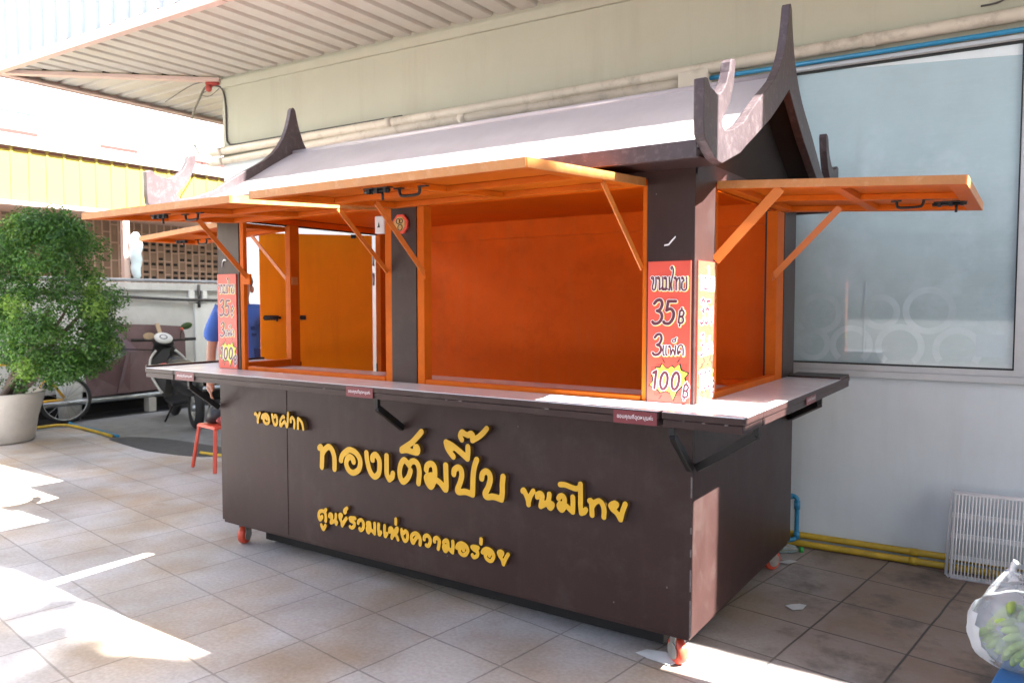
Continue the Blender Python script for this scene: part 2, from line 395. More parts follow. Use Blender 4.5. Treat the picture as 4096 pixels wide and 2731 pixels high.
    L(n1.outputs['Fac'], rr.inputs['Value']); L(rr.outputs[0], p.inputs['Roughness'])
    inv = nt.nodes.new('ShaderNodeMath'); inv.operation = 'SUBTRACT'; inv.inputs[0].default_value = 1.0
    L(br.outputs['Fac'], inv.inputs[1])
    hs = nt.nodes.new('ShaderNodeMath'); hs.operation = 'MULTIPLY_ADD'; hs.inputs[1].default_value = 0.12
    L(n2.outputs['Fac'], hs.inputs[0]); L(inv.outputs[0], hs.inputs[2])
    bp = nt.nodes.new('ShaderNodeBump'); bp.inputs['Strength'].default_value = 0.5; bp.inputs['Distance'].default_value = 0.006
    L(hs.outputs[0], bp.inputs['Height']); L(bp.outputs['Normal'], p.inputs['Normal'])
    return m
M['paving'] = paving_mat()

# ------------------------------------------------------------------ mesh helpers
class MB:
    """Collects shapes and links them as ONE mesh object."""
    def __init__(self):
        self.v = []; self.f = []; self.mi = []; self.cur = 0; self.smooth = []
    def _add(self, vs, fs, smooth=False):
        b = len(self.v)
        self.v += [tuple(v) for v in vs]
        for f in fs:
            self.f.append([b + i for i in f]); self.mi.append(self.cur); self.smooth.append(smooth)
    def box(self, x0, x1, y0, y1, z0, z1):
        self._add([(x0, y0, z0), (x1, y0, z0), (x1, y1, z0), (x0, y1, z0), (x0, y0, z1), (x1, y0, z1), (x1, y1, z1), (x0, y1, z1)],
                  [(0, 3, 2, 1), (4, 5, 6, 7), (0, 1, 5, 4), (1, 2, 6, 5), (2, 3, 7, 6), (3, 0, 4, 7)])
        return self
    def beam(self, p0, p1, w, h, up=(0, 0, 1)):
        """rectangular bar from p0 to p1: w across, h along 'up'."""
        p0 = Vector(p0); p1 = Vector(p1); d = (p1 - p0).normalized(); up = Vector(up)
        s = d.cross(up)
        if s.length < 1e-4: s = d.cross(Vector((1, 0, 0)))
        s.normalize(); u = s.cross(d).normalized()
        vs = []
        for p in (p0, p1):
            for a, b in ((-1, -1), (1, -1), (1, 1), (-1, 1)):
                vs.append(p + s * a * w / 2 + u * b * h / 2)
        self._add(vs, [(0, 1, 2, 3), (7, 6, 5, 4), (0, 4, 5, 1), (1, 5, 6, 2), (2, 6, 7, 3), (3, 7, 4, 0)])
        return self
    def tube(self, pts, r, n=8, caps=True):
        pts = [Vector(p) for p in pts]
        rs = r if isinstance(r, (list, tuple)) else [r] * len(pts)
        rings = []
        prev = None
        for i, p in enumerate(pts):
            if i == 0: d = pts[1] - pts[0]
            elif i == len(pts) - 1: d = pts[-1] - pts[-2]
            else: d = pts[i + 1] - pts[i - 1]
            d.normalize()
            if prev is None:
                a = Vector((0, 0, 1)) if abs(d.z) < 0.9 else Vector((1, 0, 0))
                s = d.cross(a).normalized()
            else:
                s = prev - d * prev.dot(d)
                s = s.normalized() if s.length > 1e-6 else d.orthogonal().normalized()
            prev = s
            t = d.cross(s)
            rings.append([p + (s * math.cos(2 * math.pi * k / n) + t * math.sin(2 * math.pi * k / n)) * rs[i] for k in range(n)])
        vs = [v for ring in rings for v in ring]
        fs = []
        for i in range(len(rings) - 1):
            for k in range(n):
                a = i * n + k; b = i * n + (k + 1) % n
                fs.append((a, b, b + n, a + n))
        self._add(vs, fs, True)
        if caps:
            self._add(rings[0], [tuple(reversed(range(n)))]); self._add(rings[-1], [tuple(range(n))])
        return self
    def cyl(self, p0, p1, r, n=16):
        return self.tube([p0, p1], r, n)
    def prism(self, poly, axis, a, b):
        """poly: 2D outline, extruded along axis from a to b ('x': (y,z), 'y': (x,z), 'z': (x,y))."""
        mk = {'x': lambda p, t: (t, p[0], p[1]), 'y': lambda p, t: (p[0], t, p[1]), 'z': lambda p, t: (p[0], p[1], t)}[axis]
        n = len(poly)
        from mathutils.geometry import tessellate_polygon
        tris = tessellate_polygon([[Vector((p[0], p[1], 0)) for p in poly]])
        vs = [mk(p, a) for p in poly] + [mk(p, b) for p in poly]
        fs = [tuple(reversed(t)) for t in tris] + [tuple(i + n for i in t) for t in tris]
        fs += [(i, (i + 1) % n, (i + 1) % n + n, i + n) for i in range(n)]
        self._add(vs, fs)
        return self
    def lathe(self, prof, c, n=32, axis='z'):
        """prof: (radius, height) list."""
        vs = []
        for r, h in prof:
            for k in range(n):
                a = 2 * math.pi * k / n
                x, y = r * math.cos(a), r * math.sin(a)
                vs.append({'z': (c[0] + x, c[1] + y, c[2] + h), 'y': (c[0] + x, c[1] + h, c[2] + y), 'x': (c[0] + h, c[1] + x, c[2] + y)}[axis])
        fs = []
        for i in range(len(prof) - 1):
            for k in range(n):
                a = i * n + k; b = i * n + (k + 1) % n
                fs.append((a, b, b + n, a + n))
        self._add(vs, fs, True)
        return self
    def torus(self, c, axis, R0, r, n=32, m=8):
        ax = Vector(axis).normalized(); s = ax.orthogonal().normalized(); t = ax.cross(s); c = Vector(c)
        vs = []
        for i in range(n):
            a = 2 * math.pi * i / n; d = s * math.cos(a) + t * math.sin(a)
            for k in range(m):
                b = 2 * math.pi * k / m
                vs.append(c + d * (R0 + r * math.cos(b)) + ax * r * math.sin(b))
        fs = [(i * m + k, ((i + 1) % n) * m + k, ((i + 1) % n) * m + (k + 1) % m, i * m + (k + 1) % m) for i in range(n) for k in range(m)]
        self._add(vs, fs, True)
        return self
    def ball(self, c, rx, ry, rz, n=14, m=9):
        vs = []; fs = []
        for i in range(m + 1):
            th = math.pi * i / m
            for k in range(n):
                a = 2 * math.pi * k / n
                vs.append((c[0] + rx * math.sin(th) * math.cos(a), c[1] + ry * math.sin(th) * math.sin(a), c[2] + rz * math.cos(th)))
        for i in range(m):
            for k in range(n):
                a = i * n + k; b = i * n + (k + 1) % n
                fs.append((a, a + n, b + n, b))
        self._add(vs, fs, True)
        return self
    def quad(self, a, b, c, d):
        self._add([a, b, c, d], [(0, 1, 2, 3)]); return self
    def raw(self, vs, fs, smooth=False):
        self._add(vs, fs, smooth); return self
    def build(self, name, mats, parent=None, bevel=0.0, seg=2, weld=True):
        me = bpy.data.meshes.new(name)
        o = Vector((0, 0, 0))
        if parent is not None:
            q = parent
            while q is not None:
                o = o + Vector(q.location); q = q.parent
        me.from_pydata([tuple(Vector(v) - o) for v in self.v], [], self.f)
        if not isinstance(mats, (list, tuple)): mats = [mats]
        for m_ in mats: me.materials.append(m_)
        for pl, mi, sm in zip(me.polygons, self.mi, self.smooth):
            pl.material_index = mi; pl.use_smooth = sm
        bm = bmesh.new(); bm.from_mesh(me)
        bmesh.ops.remove_doubles(bm, verts=bm.verts, dist=1e-5) if weld else None
        bmesh.ops.recalc_face_normals(bm, faces=bm.faces)
        bm.to_mesh(me); bm.free()
        ob = bpy.data.objects.new(name, me)
        C.objects.link(ob)
        if parent is not None: ob.parent = parent
        if bevel > 0:
            b = ob.modifiers.new('bevel', 'BEVEL')
            b.width = bevel; b.segments = seg; b.limit_method = 'ANGLE'; b.angle_limit = R(50)
            b.harden_normals = False
        return ob

def tag(o, label=None, cat=None, group=None, kind=None):
    if label: o['label'] = label
    if cat: o['category'] = cat
    if group: o['group'] = group
    if kind: o['kind'] = kind
    return o

def thing(name, label, cat, loc, group=None):
    o = bpy.data.objects.new(name, None)
    C.objects.link(o)
    o.location = loc
    o.empty_display_size = 0.1
    return tag(o, label, cat, group)

def smooth_path(pts, per=8):
    """Catmull-Rom through 2D or 3D points."""
    P = [np.array(p, float) for p in pts]
    if len(P) < 3:
        return [tuple(p) for p in P]
    out = []
    for i in range(len(P) - 1):
        p0 = P[max(i - 1, 0)]; p1 = P[i]; p2 = P[i + 1]; p3 = P[min(i + 2, len(P) - 1)]
        for k in range(per):
            t = k / per
            out.append(0.5 * (2 * p1 + (p2 - p0) * t + (2 * p0 - 5 * p1 + 4 * p2 - p3) * t * t + (3 * p1 - p0 - 3 * p2 + p3) * t ** 3))
    out.append(P[-1])
    return [tuple(p) for p in out]

def strokes_to_mesh(strokes, h, y_front, y_back):
    """brush strokes [(radius, [(x, z)...])] -> one raised outline cut from a flat board (marching squares on the distance field)."""
    segs = []
    for r, pts in strokes:
        sp = smooth_path(pts, 6)
        for a, b in zip(sp[:-1], sp[1:]):
            segs.append((r, a, b))
    xs = [p[0] for s in segs for p in s[1:]]; zs = [p[1] for s in segs for p in s[1:]]
    mg = max(s[0] for s in segs) + 3 * h
    nx = int((max(xs) - min(xs) + 2 * mg) / h) + 2; nz = int((max(zs) - min(zs) + 2 * mg) / h) + 2
    x0 = min(xs) - mg; z0 = min(zs) - mg
    D = np.full((nx, nz), -1.0)
    for r, a, b in segs:
        ax, az = a; bx, bz = b
        i0 = max(0, int((min(ax, bx) - r - 2 * h - x0) / h)); i1 = min(nx, int((max(ax, bx) + r + 2 * h - x0) / h) + 2)
        j0 = max(0, int((min(az, bz) - r - 2 * h - z0) / h)); j1 = min(nz, int((max(az, bz) + r + 2 * h - z0) / h) + 2)
        X = x0 + np.arange(i0, i1)[:, None] * h; Z = z0 + np.arange(j0, j1)[None, :] * h
        dx, dz = bx - ax, bz - az
        L2 = dx * dx + dz * dz + 1e-12
        t = np.clip(((X - ax) * dx + (Z - az) * dz) / L2, 0, 1)
        d = r - np.sqrt((X - ax - t * dx) ** 2 + (Z - az - t * dz) ** 2)
        D[i0:i1, j0:j1] = np.maximum(D[i0:i1, j0:j1], d)
    verts = {}; vl = []; faces = []; edges = []
    def vid(key, p):
        if key not in verts:
            verts[key] = len(vl); vl.append(p)
        return verts[key]
    def corner(i, j): return vid((i, j, 'c'), (x0 + i * h, z0 + j * h))
    def edge(i, j, k, l):
        key = (min((i, j), (k, l)), max((i, j), (k, l)))
        a, b = D[i, j], D[k, l]; t = a / (a - b)
        t = min(max(t, 0.02), 0.98)
        return vid(key, (x0 + (i + t * (k - i)) * h, z0 + (j + t * (l - j)) * h))
    act = (D > 0)
    any_ = act[:-1, :-1] | act[1:, :-1] | act[1:, 1:] | act[:-1, 1:]
    for i, j in zip(*np.nonzero(any_)):
        cs = [(i, j), (i + 1, j), (i + 1, j + 1), (i, j + 1)]
        ins = [act[c] for c in cs]
        poly = []; cross = []
        for k in range(4):
            a, b = cs[k], cs[(k + 1) % 4]
            if ins[k]: poly.append(corner(*a))
            if ins[k] != ins[(k + 1) % 4]:
                e = edge(*a, *b); poly.append(e); cross.append((len(poly) - 1, ins[k]))
        if len(poly) >= 3: faces.append(poly)
        for q in range(len(cross)):
            pi, leaving = cross[q]
            if leaving:
                pj = cross[(q + 1) % len(cross)][0]
                edges.append((poly[pi], poly[pj]))
    n = len(vl)
    V = [(x, y_front, z) for x, z in vl] + [(x, y_back, z) for x, z in vl]
    F = [list(f) for f in faces] + [[i + n for i in reversed(f)] for f in faces] + [[a, b, b + n, a + n] for a, b in edges]
    mb = MB(); mb.raw(V, F)
    return mb

def text_geo(body, size, offset=0.0, shear=0.0, spacing=1.0):
    """text outlines as flat geometry: verts (x, y), faces."""
    cu = bpy.data.curves.new('lettering', 'FONT')
    cu.body = body; cu.size = size; cu.offset = offset; cu.shear = shear; cu.space_character = spacing
    cu.resolution_u = 4; cu.fill_mode = 'FRONT'
    ob = bpy.data.objects.new('lettering', cu)
    C.objects.link(ob)
    dg = bpy.context.evaluated_depsgraph_get()
    dg.update()
    me = bpy.data.meshes.new_from_object(ob.evaluated_get(dg))
    vs = [(v.co.x, v.co.y) for v in me.vertices]
    fs = [list(p.vertices) for p in me.polygons]
    bpy.data.objects.remove(ob); bpy.data.curves.remove(cu); bpy.data.meshes.remove(me)
    return vs, fs
LETTER_STROKES = {
 'gift': [
  (8.7, [(-2563,816),(-2557,821),(-2546,809),(-2539,796),(-2539,772)]),
  (8.7, [(-2520,825),(-2530,807),(-2538,793)]),
  (8.7, [(-2504,799),(-2497,813),(-2473,823),(-2451,815),(-2442,795),(-2447,778),(-2464,770),(-2482,777),(-2489,794),(-2478,805),(-2467,803),(-2462,795)]),
  (8.6, [(-2415,825),(-2412,805),(-2404,782),(-2392,769),(-2378,777),(-2374,797),(-2379,817),(-2391,822),(-2397,812)]),
  (8.5, [(-2316,817),(-2321,823),(-2334,815),(-2347,796),(-2349,774),(-2339,770),(-2329,782),(-2312,797)]),
  (8.5, [(-2312,796),(-2302,780),(-2293,769),(-2287,793),(-2282,844)]),
  (8.4, [(-2261,799),(-2262,812),(-2252,823),(-2239,817),(-2232,800),(-2234,768)]),
  (8.4, [(-2204,768),(-2204,799),(-2201,822)]),
  (8.3, [(-2201,822),(-2184,813),(-2169,795),(-2162,767)]),
 ],
 'main': [
  (14.9, [(-2038,680),(-2026,686),(-2017,662),(-2021,581)]),
  (14.8, [(-2017,648),(-1999,673),(-1972,692),(-1947,684),(-1929,653),(-1925,614),(-1926,582)]),
  (14.4, [(-1877,633),(-1868,658),(-1842,681),(-1813,694),(-1775,686),(-1746,662),(-1739,631),(-1752,598),(-1789,579),(-1821,588),(-1838,615),(-1834,641),(-1815,657),(-1794,652),(-1786,636)]),
  (14.1, [(-1695,691),(-1692,662),(-1681,622),(-1663,591),(-1639,578),(-1614,595),(-1605,632),(-1609,667),(-1632,689),(-1653,677),(-1653,661)]),
  (14.0, [(-1558,691),(-1558,646),(-1557,602),(-1541,577)]),
  (13.9, [(-1541,577),(-1522,591),(-1517,609)]),
  (13.8, [(-1402,637),(-1417,604),(-1449,577),(-1469,598),(-1472,630),(-1462,664),(-1444,684),(-1428,677),(-1411,664)]),
  (13.6, [(-1411,664),(-1396,681),(-1376,686),(-1357,675),(-1347,650),(-1347,618),(-1352,583)]),
  (13.6, [(-1370,753),(-1360,756),(-1354,744),(-1361,730),(-1399,732),(-1427,735),(-1458,729)]),
  (13.6, [(-1457,735),(-1424,755),(-1393,774),(-1364,800),(-1332,832)]),
  (13.9, [(-1303,654),(-1298,674),(-1276,686),(-1255,677),(-1250,644),(-1256,606),(-1275,577),(-1298,597),(-1302,620),(-1273,631)]),
  (14.0, [(-1284,613),(-1273,598)]),
  (13.8, [(-1256,619),(-1217,602),(-1185,576),(-1183,631),(-1185,689)]),
  (13.6, [(-1137,655),(-1134,674),(-1113,688),(-1095,680),(-1091,649),(-1102,615),(-1115,587),(-1109,575),(-1069,581),(-1029,575)]),
  (13.4, [(-1029,575),(-1028,599),(-1026,652),(-1019,700),(-1005,736)]),
  (13.3, [(-977,655),(-973,676),(-955,690),(-936,682),(-930,654),(-942,618),(-958,590),(-949,575),(-911,581),(-869,575)]),
  (13.1, [(-869,575),(-864,609),(-864,642),(-860,677)]),
  (13.7, [(-1140,736),(-1159,754),(-1175,775),(-1182,797)]),
  (13.6, [(-1182,797),(-1148,787),(-1105,765),(-1058,736)]),
  (13.4, [(-1058,736),(-1055,764),(-1055,789)]),
  (13.6, [(-1169,789),(-1142,776)]),
  (12.2, [(-1090,819),(-1099,836),(-1088,854),(-1070,847),(-1055,843)]),
  (12.0, [(-1055,843),(-1039,853),(-1027,847),(-1030,833),(-1026,823)]),
  (11.9, [(-1029,822),(-996,840),(-969,862),(-949,883)]),
 ],
 'dessert': [
  (12.1, [(-756,628),(-750,632),(-737,611),(-728,590),(-726,574)]),
  (12.0, [(-702,635),(-717,611),(-726,585)]),
  (11.9, [(-682,613),(-678,626),(-665,630),(-656,620),(-659,597),(-664,575)]),
  (11.8, [(-664,575),(-640,590),(-626,605),(-621,633)]),
  (11.8, [(-614,596),(-605,590),(-615,575),(-624,583),(-614,596)]),
  (11.7, [(-575,622),(-569,632),(-556,635),(-547,623),(-547,603),(-548,590),(-560,575),(-574,588),(-567,600),(-542,597),(-522,585),(-507,575)]),
  (11.6, [(-507,575),(-506,611),(-507,637)]),
  (11.7, [(-564,594),(-557,589)]),
  (11.6, [(-568,682),(-542,684),(-515,678),(-491,675),(-472,685)]),
  (11.5, [(-471,696),(-470,649),(-470,606),(-466,577)]),
  (11.5, [(-466,576),(-452,583),(-445,594)]),
  (11.4, [(-428,633),(-421,634),(-418,614),(-416,576)]),
  (11.3, [(-418,606),(-405,628),(-386,639),(-370,630),(-361,606),(-362,576)]),
  (11.2, [(-309,628),(-305,637),(-315,640),(-331,629),(-324,615),(-303,601),(-287,578)]),
  (11.1, [(-267,643),(-278,614),(-287,578)]),
  (11.2, [(-324,628),(-310,630)]),
 ],
 'tagline': [
  (10.3, [(-2033,308),(-2050,294),(-2059,314),(-2051,335),(-2029,343),(-2011,338),(-2005,316),(-2006,293)]),
  (10.2, [(-2015,342),(-2003,354)]),
  (10.3, [(-2050,294),(-2033,314)]),
  (10.3, [(-2039,266),(-2036,260),(-2024,246),(-2009,268)]),
  (10.2, [(-1978,322),(-1974,332),(-1963,335),(-1957,324),(-1966,291)]),
  (10.1, [(-1966,291),(-1945,301),(-1932,312),(-1928,340)]),
  (10.1, [(-1929,297),(-1922,300),(-1927,290)]),
  (10.1, [(-1890,334),(-1886,344),(-1900,342),(-1898,326),(-1886,306),(-1882,289)]),
  (10.0, [(-1882,290),(-1866,314),(-1851,332)]),
  (10.1, [(-1897,338),(-1887,337)]),
  (10.0, [(-1856,366),(-1863,360),(-1864,370),(-1855,379),(-1846,385)]),
  (9.9, [(-1788,342),(-1807,341),(-1824,337),(-1821,326),(-1795,318),(-1795,302),(-1810,290),(-1824,292)]),
  (9.9, [(-1766,321),(-1761,334),(-1743,340),(-1729,327),(-1731,301),(-1748,287),(-1756,294)]),
  (9.8, [(-1703,324),(-1700,332),(-1686,335),(-1682,322),(-1682,305),(-1694,285),(-1705,301),(-1694,309),(-1675,301),(-1652,286)]),
  (9.7, [(-1652,286),(-1650,314),(-1651,338)]),
  (9.7, [(-1623,338),(-1624,308),(-1619,286),(-1608,300)]),
  (9.7, [(-1583,337),(-1583,308),(-1579,285),(-1567,300)]),
  (9.6, [(-1550,312),(-1549,327),(-1536,333),(-1530,317),(-1535,285)]),
  (9.5, [(-1535,285),(-1522,306),(-1508,330),(-1498,338),(-1501,322),(-1513,308),(-1501,297),(-1494,283)]),
  (9.5, [(-1507,382),(-1508,359)]),
  (9.4, [(-1470,336),(-1467,311),(-1450,284),(-1433,298),(-1432,326),(-1445,334),(-1455,322)]),
  (10.1, [(-1374,314),(-1386,298),(-1396,284),(-1406,300),(-1402,321),(-1381,334),(-1361,328),(-1351,308),(-1352,284)]),
  (9.9, [(-1326,314),(-1322,328),(-1305,336),(-1290,325),(-1288,306),(-1300,287),(-1312,288)]),
  (9.8, [(-1261,315),(-1260,328),(-1246,335),(-1232,324),(-1234,302),(-1239,283)]),
  (9.8, [(-1206,318),(-1200,328),(-1185,332),(-1180,316),(-1183,294),(-1196,281),(-1207,298),(-1195,305),(-1177,297),(-1153,282)]),
  (9.7, [(-1153,282),(-1150,313),(-1151,334)]),
  (9.6, [(-1128,309),(-1120,325),(-1099,335),(-1075,329),(-1063,310),(-1072,290),(-1088,282),(-1108,289),(-1111,307),(-1099,317),(-1087,315),(-1088,305)]),
  (9.5, [(-1004,331),(-1020,333),(-1039,328),(-1028,318),(-1008,312),(-1009,294),(-1028,283),(-1037,291)]),
  (9.5, [(-987,374),(-988,354)]),
  (9.4, [(-981,314),(-971,328),(-953,336),(-930,330),(-917,311),(-925,290),(-939,283),(-958,291),(-963,308),(-950,319),(-939,316),(-941,306)]),
  (9.3, [(-873,322),(-868,333),(-880,337),(-891,329),(-885,317),(-870,300),(-864,282)]),
  (9.3, [(-864,283),(-853,307),(-839,331)]),
  (9.3, [(-885,330),(-875,328)]),
 ],
}
SIGN_STROKES = {
 'thai': [
  (24.6, [(229,4835),(217,4807),(186,4796),(156,4808),(143,4836),(155,4865),(185,4876),(216,4864),(229,4835)]),
  (26.6, [(229,4827),(227,4659),(185,4479),(225,4378),(303,4410),(335,4617),(332,4865)]),
  (24.6, [(474,4831),(463,4806),(436,4796),(408,4807),(397,4832),(408,4858),(435,4868),(462,4857),(474,4831)]),
  (26.6, [(478,4823),(489,4616),(483,4384)]),
  (24.6, [(483,4384),(576,4447),(618,4535)]),
  (26.6, [(614,4861),(617,4614),(615,4447)]),
  (24.6, [(671,4399),(661,4376),(637,4367),(613,4377),(603,4399),(612,4422),(636,4431),(660,4421),(671,4399)]),
  (24.6, [(754,4827),(744,4802),(717,4792),(690,4803),(678,4828),(689,4853),(716,4863),(743,4852),(754,4827)]),
  (26.6, [(759,4819),(761,4613),(755,4446)]),
  (24.6, [(760,4398),(750,4376),(726,4367),(702,4376),(692,4399),(702,4421),(725,4430),(750,4421),(760,4398)]),
  (24.6, [(755,4422),(832,4394),(895,4365)]),
  (26.6, [(885,4857),(896,4611),(899,4365)]),
  (26.6, [(984,4365),(956,4571),(991,4807),(1034,4984),(1041,5138),(998,5249),(944,5211),(965,5155)]),
  (24.6, [(1153,4821),(1144,4799),(1120,4790),(1097,4799),(1087,4822),(1096,4844),(1120,4853),(1143,4843),(1153,4821)]),
  (26.6, [(1154,4805),(1160,4608),(1159,4364)]),
  (24.6, [(1160,4647),(1216,4784),(1286,4834)]),
  (26.6, [(1286,4834),(1309,4646),(1309,4363)]),
  (24.6, [(1443,4816),(1434,4794),(1411,4785),(1387,4795),(1377,4817),(1387,4839),(1410,4848),(1434,4839),(1443,4816)]),
  (24.6, [(1444,4793),(1465,4722),(1396,4652),(1389,4605)]),
  (26.6, [(1389,4605),(1387,4429),(1450,4358),(1540,4377),(1579,4486),(1579,4845)]),
 ],
 'price': [
  (53.3, [(275,3848),(394,3969),(544,3977),(601,3817),(518,3625),(386,3568)]),
  (53.3, [(386,3568),(554,3489),(590,3297),(472,3119),(292,3068),(205,3139)]),
  (53.3, [(850,3937),(1148,3937)]),
  (53.3, [(850,3937),(782,3587)]),
  (53.3, [(782,3587),(950,3644),(1070,3502),(1039,3272),(890,3094),(720,3092),(669,3147)]),
  (32.8, [(1327,3575),(1267,3129)]),
  (32.8, [(1327,3575),(1439,3584),(1486,3486),(1429,3379),(1305,3354)]),
  (32.8, [(1305,3354),(1430,3328),(1465,3211),(1404,3119),(1267,3129)]),
  (28.7, [(1405,3682),(1385,3584)]),
  (28.7, [(1333,3118),(1310,2999)]),
 ],
 'pack': [
  (45.1, [(311,2537),(409,2644),(538,2655),(587,2496),(516,2317),(401,2249)]),
  (45.1, [(401,2249),(539,2189),(567,2034),(457,1889),(306,1858),(227,1928)]),
  (24.6, [(667,2226),(657,2017),(667,1873),(709,1875)]),
  (24.6, [(782,2230),(772,2021),(782,1877),(824,1879)]),
  (22.6, [(943,2203),(935,2183),(914,2174),(893,2182),(884,2201),(892,2221),(913,2230),(934,2223),(943,2203)]),
  (24.6, [(943,2195),(967,2009),(972,1877)]),
  (24.6, [(972,1877),(1058,2104),(1141,1884)]),
  (24.6, [(1141,1884),(1159,2076),(1165,2243)]),
  (20.5, [(1084,2379),(1033,2397),(1049,2462),(1120,2480),(1163,2433),(1126,2384)]),
  (20.5, [(1133,2480),(1191,2545)]),
  (22.6, [(1360,2012),(1352,1992),(1331,1983),(1311,1990),(1302,2009),(1310,2029),(1331,2038),(1351,2031),(1360,2012)]),
  (26.6, [(1306,1986),(1266,1913),(1247,2079),(1287,2223),(1378,2273),(1453,2213),(1472,2047),(1466,1881)]),
 ],
 'hundred': [
  (49.2, [(262,1152),(382,1231)]),
  (49.2, [(382,1231),(308,562)]),
  (49.2, [(849,878),(824,754),(781,647),(726,573),(667,545),(614,566),(575,634),(556,737),(559,861),(584,986),(628,1093),(683,1166),(742,1194),(794,1172),(833,1104),(852,1001),(849,878)]),
  (49.2, [(1312,898),(1288,774),(1245,668),(1191,595),(1134,567),(1082,588),(1043,655),(1024,758),(1027,881),(1052,1005),(1095,1111),(1149,1183),(1206,1210),(1258,1189),(1296,1122),(1315,1020),(1312,898)]),
  (32.1, [(1536,747),(1477,303)]),
  (32.1, [(1536,747),(1646,762),(1691,667),(1636,559),(1515,528)]),
  (32.1, [(1515,528),(1637,509),(1671,395),(1611,301),(1477,303)]),
  (28.1, [(1612,856),(1593,758)]),
  (28.1, [(1542,296),(1520,178)]),
 ],
}
SIGN_BURST = [(115,672),(257,835),(273,950),(220,1048),(383,1158),(372,1360),(545,1348),(620,1509),(750,1355),(869,1337),(1003,1447),(1122,1365),(1313,1518),(1374,1298),(1656,1203),(1510,1020),(1562,825),(1431,730),(1258,560),(1192,467),(1078,179),(956,443),(777,496),(556,425),(407,585)]
SIGN_DOTS = [(410,1499),(410,1451),(411,1402),(470,1502),(470,1454),(471,1405),(530,1505),(531,1457),(531,1408),(1383,1529),(1384,1466),(1385,1402),(1386,1339),(1441,1532),(1442,1468),(1443,1405),(1444,1342),(1499,1535),(1500,1471),(1501,1408),(1502,1345),(1557,1537),(1558,1474),(1559,1411),(1560,1348),(1615,1540),(1616,1477),(1616,1414),(1617,1351),(164,1366),(165,1301),(165,1236),(166,1171),(225,1369),(226,1304),(226,1239),(227,1174),(286,1372),(286,1307),(287,1242),(288,1178),(88,1102),(89,1012),(90,923),(91,833),(145,1105),(146,1016),(147,926),(148,837),(202,1108),(203,1019),(204,929),(205,840),(1534,1077),(1535,998),(1536,919),(1588,1080),(1589,1001),(1590,922),(1642,1083),(1643,1004),(1644,925),(314,368),(315,303),(375,372),(376,307),(435,376),(436,311),(496,380),(497,315),(1209,429),(1210,357),(1268,433),(1269,361),(1326,437),(1327,365),(1385,441),(1386,369),(1443,444),(1444,373)]
SIGN_ZIG = [[(609,1734),(669,1664),(652,1647),(730,1578)],[(1351,1750),(1277,1675),(1294,1660),(1220,1601)],[(609,299),(541,237),(558,222),(490,161)],[(1468,406),(1519,338),(1503,329),(1578,279)]]

# ------------------------------------------------------------------ ground, road
mb = MB(); mb.box(-60, 60, -60, 60, -0.30, -0.006)
asph = mb.build('asphalt_road', M['asphalt']); tag(asph, kind='structure')
pav_poly = [(-8.10, -14), (14, -14), (14, 2.2), (-5.2, 2.2), (-5.3, 1.60), (-5.86, 1.40), (-6.94, 1.52), (-7.40, 1.60), (-8.10, 1.66)]
mb = MB(); mb.prism(pav_poly, 'z', -0.09, 0.0)
paving = mb.build('paved_ground', M['paving']); tag(paving, kind='structure')
tar_poly = smooth_path([(-6.95, 1.49), (-6.5, 1.42), (-5.9, 1.375), (-5.3, 1.52), (-5.3, 1.86), (-5.9, 1.88), (-6.5, 1.84), (-6.9, 1.70), (-6.95, 1.49)], 5)[:-1]
mb = MB(); mb.prism(tar_poly, 'z', -0.05, 0.004)
tar = mb.build('tar_patch', M['tar']); tag(tar, kind='structure')

# ------------------------------------------------------------------ the kiosk
K = thing('food_kiosk', 'dark brown food kiosk with orange interior, raised orange flaps and a curved Thai gable roof', 'food kiosk', (-1.457, 0.737, 0))
XL, D = -2.915, 1.475
mb = MB()
mb.box(XL, -2.325, 0, 0.018, 0.155, 1.0)
mb.box(-2.322, 0, 0.001, 0.018, 0.155, 1.0)
mb.box(-0.018, -0.0005, 0.018, D - 0.001, 0.155, 1.0)
mb.box(XL, XL + 0.018, 0.018, 0.53, 0.155, 1.0)
mb.box(XL, XL + 0.018, 1.31, D, 0.155, 1.0)
mb.box(XL + 0.018, -0.018, D - 0.018, D, 0.155, 1.0)
mb.box(XL + 0.018, -0.018, 0.018, D - 0.018, 0.16, 0.18)
mb.box(XL + 0.01, -0.008, 0.006, 0.04, 0.138, 0.1545)
mb.box(-0.04, -0.008, 0.04, D - 0.02, 0.138, 0.1545)
body = mb.build('body', M['brown'], K, bevel=0.002)
# posts
def post(x0, x1, y0, y1, z1=2.02):
    b = MB(); b.box(x0, x1, y0, y1, 1.0, z1); return b.build('post', M['brown'], K, bevel=0.002)
post(-0.195, 0.0, 0.0, 0.221)
post(XL, -2.717, 0.0, 0.05)
post(-1.54, -1.38, 0.0, 0.10)
post(-0.10, 0.0, 1.255, D)
post(XL, XL + 0.10, 1.375, D)
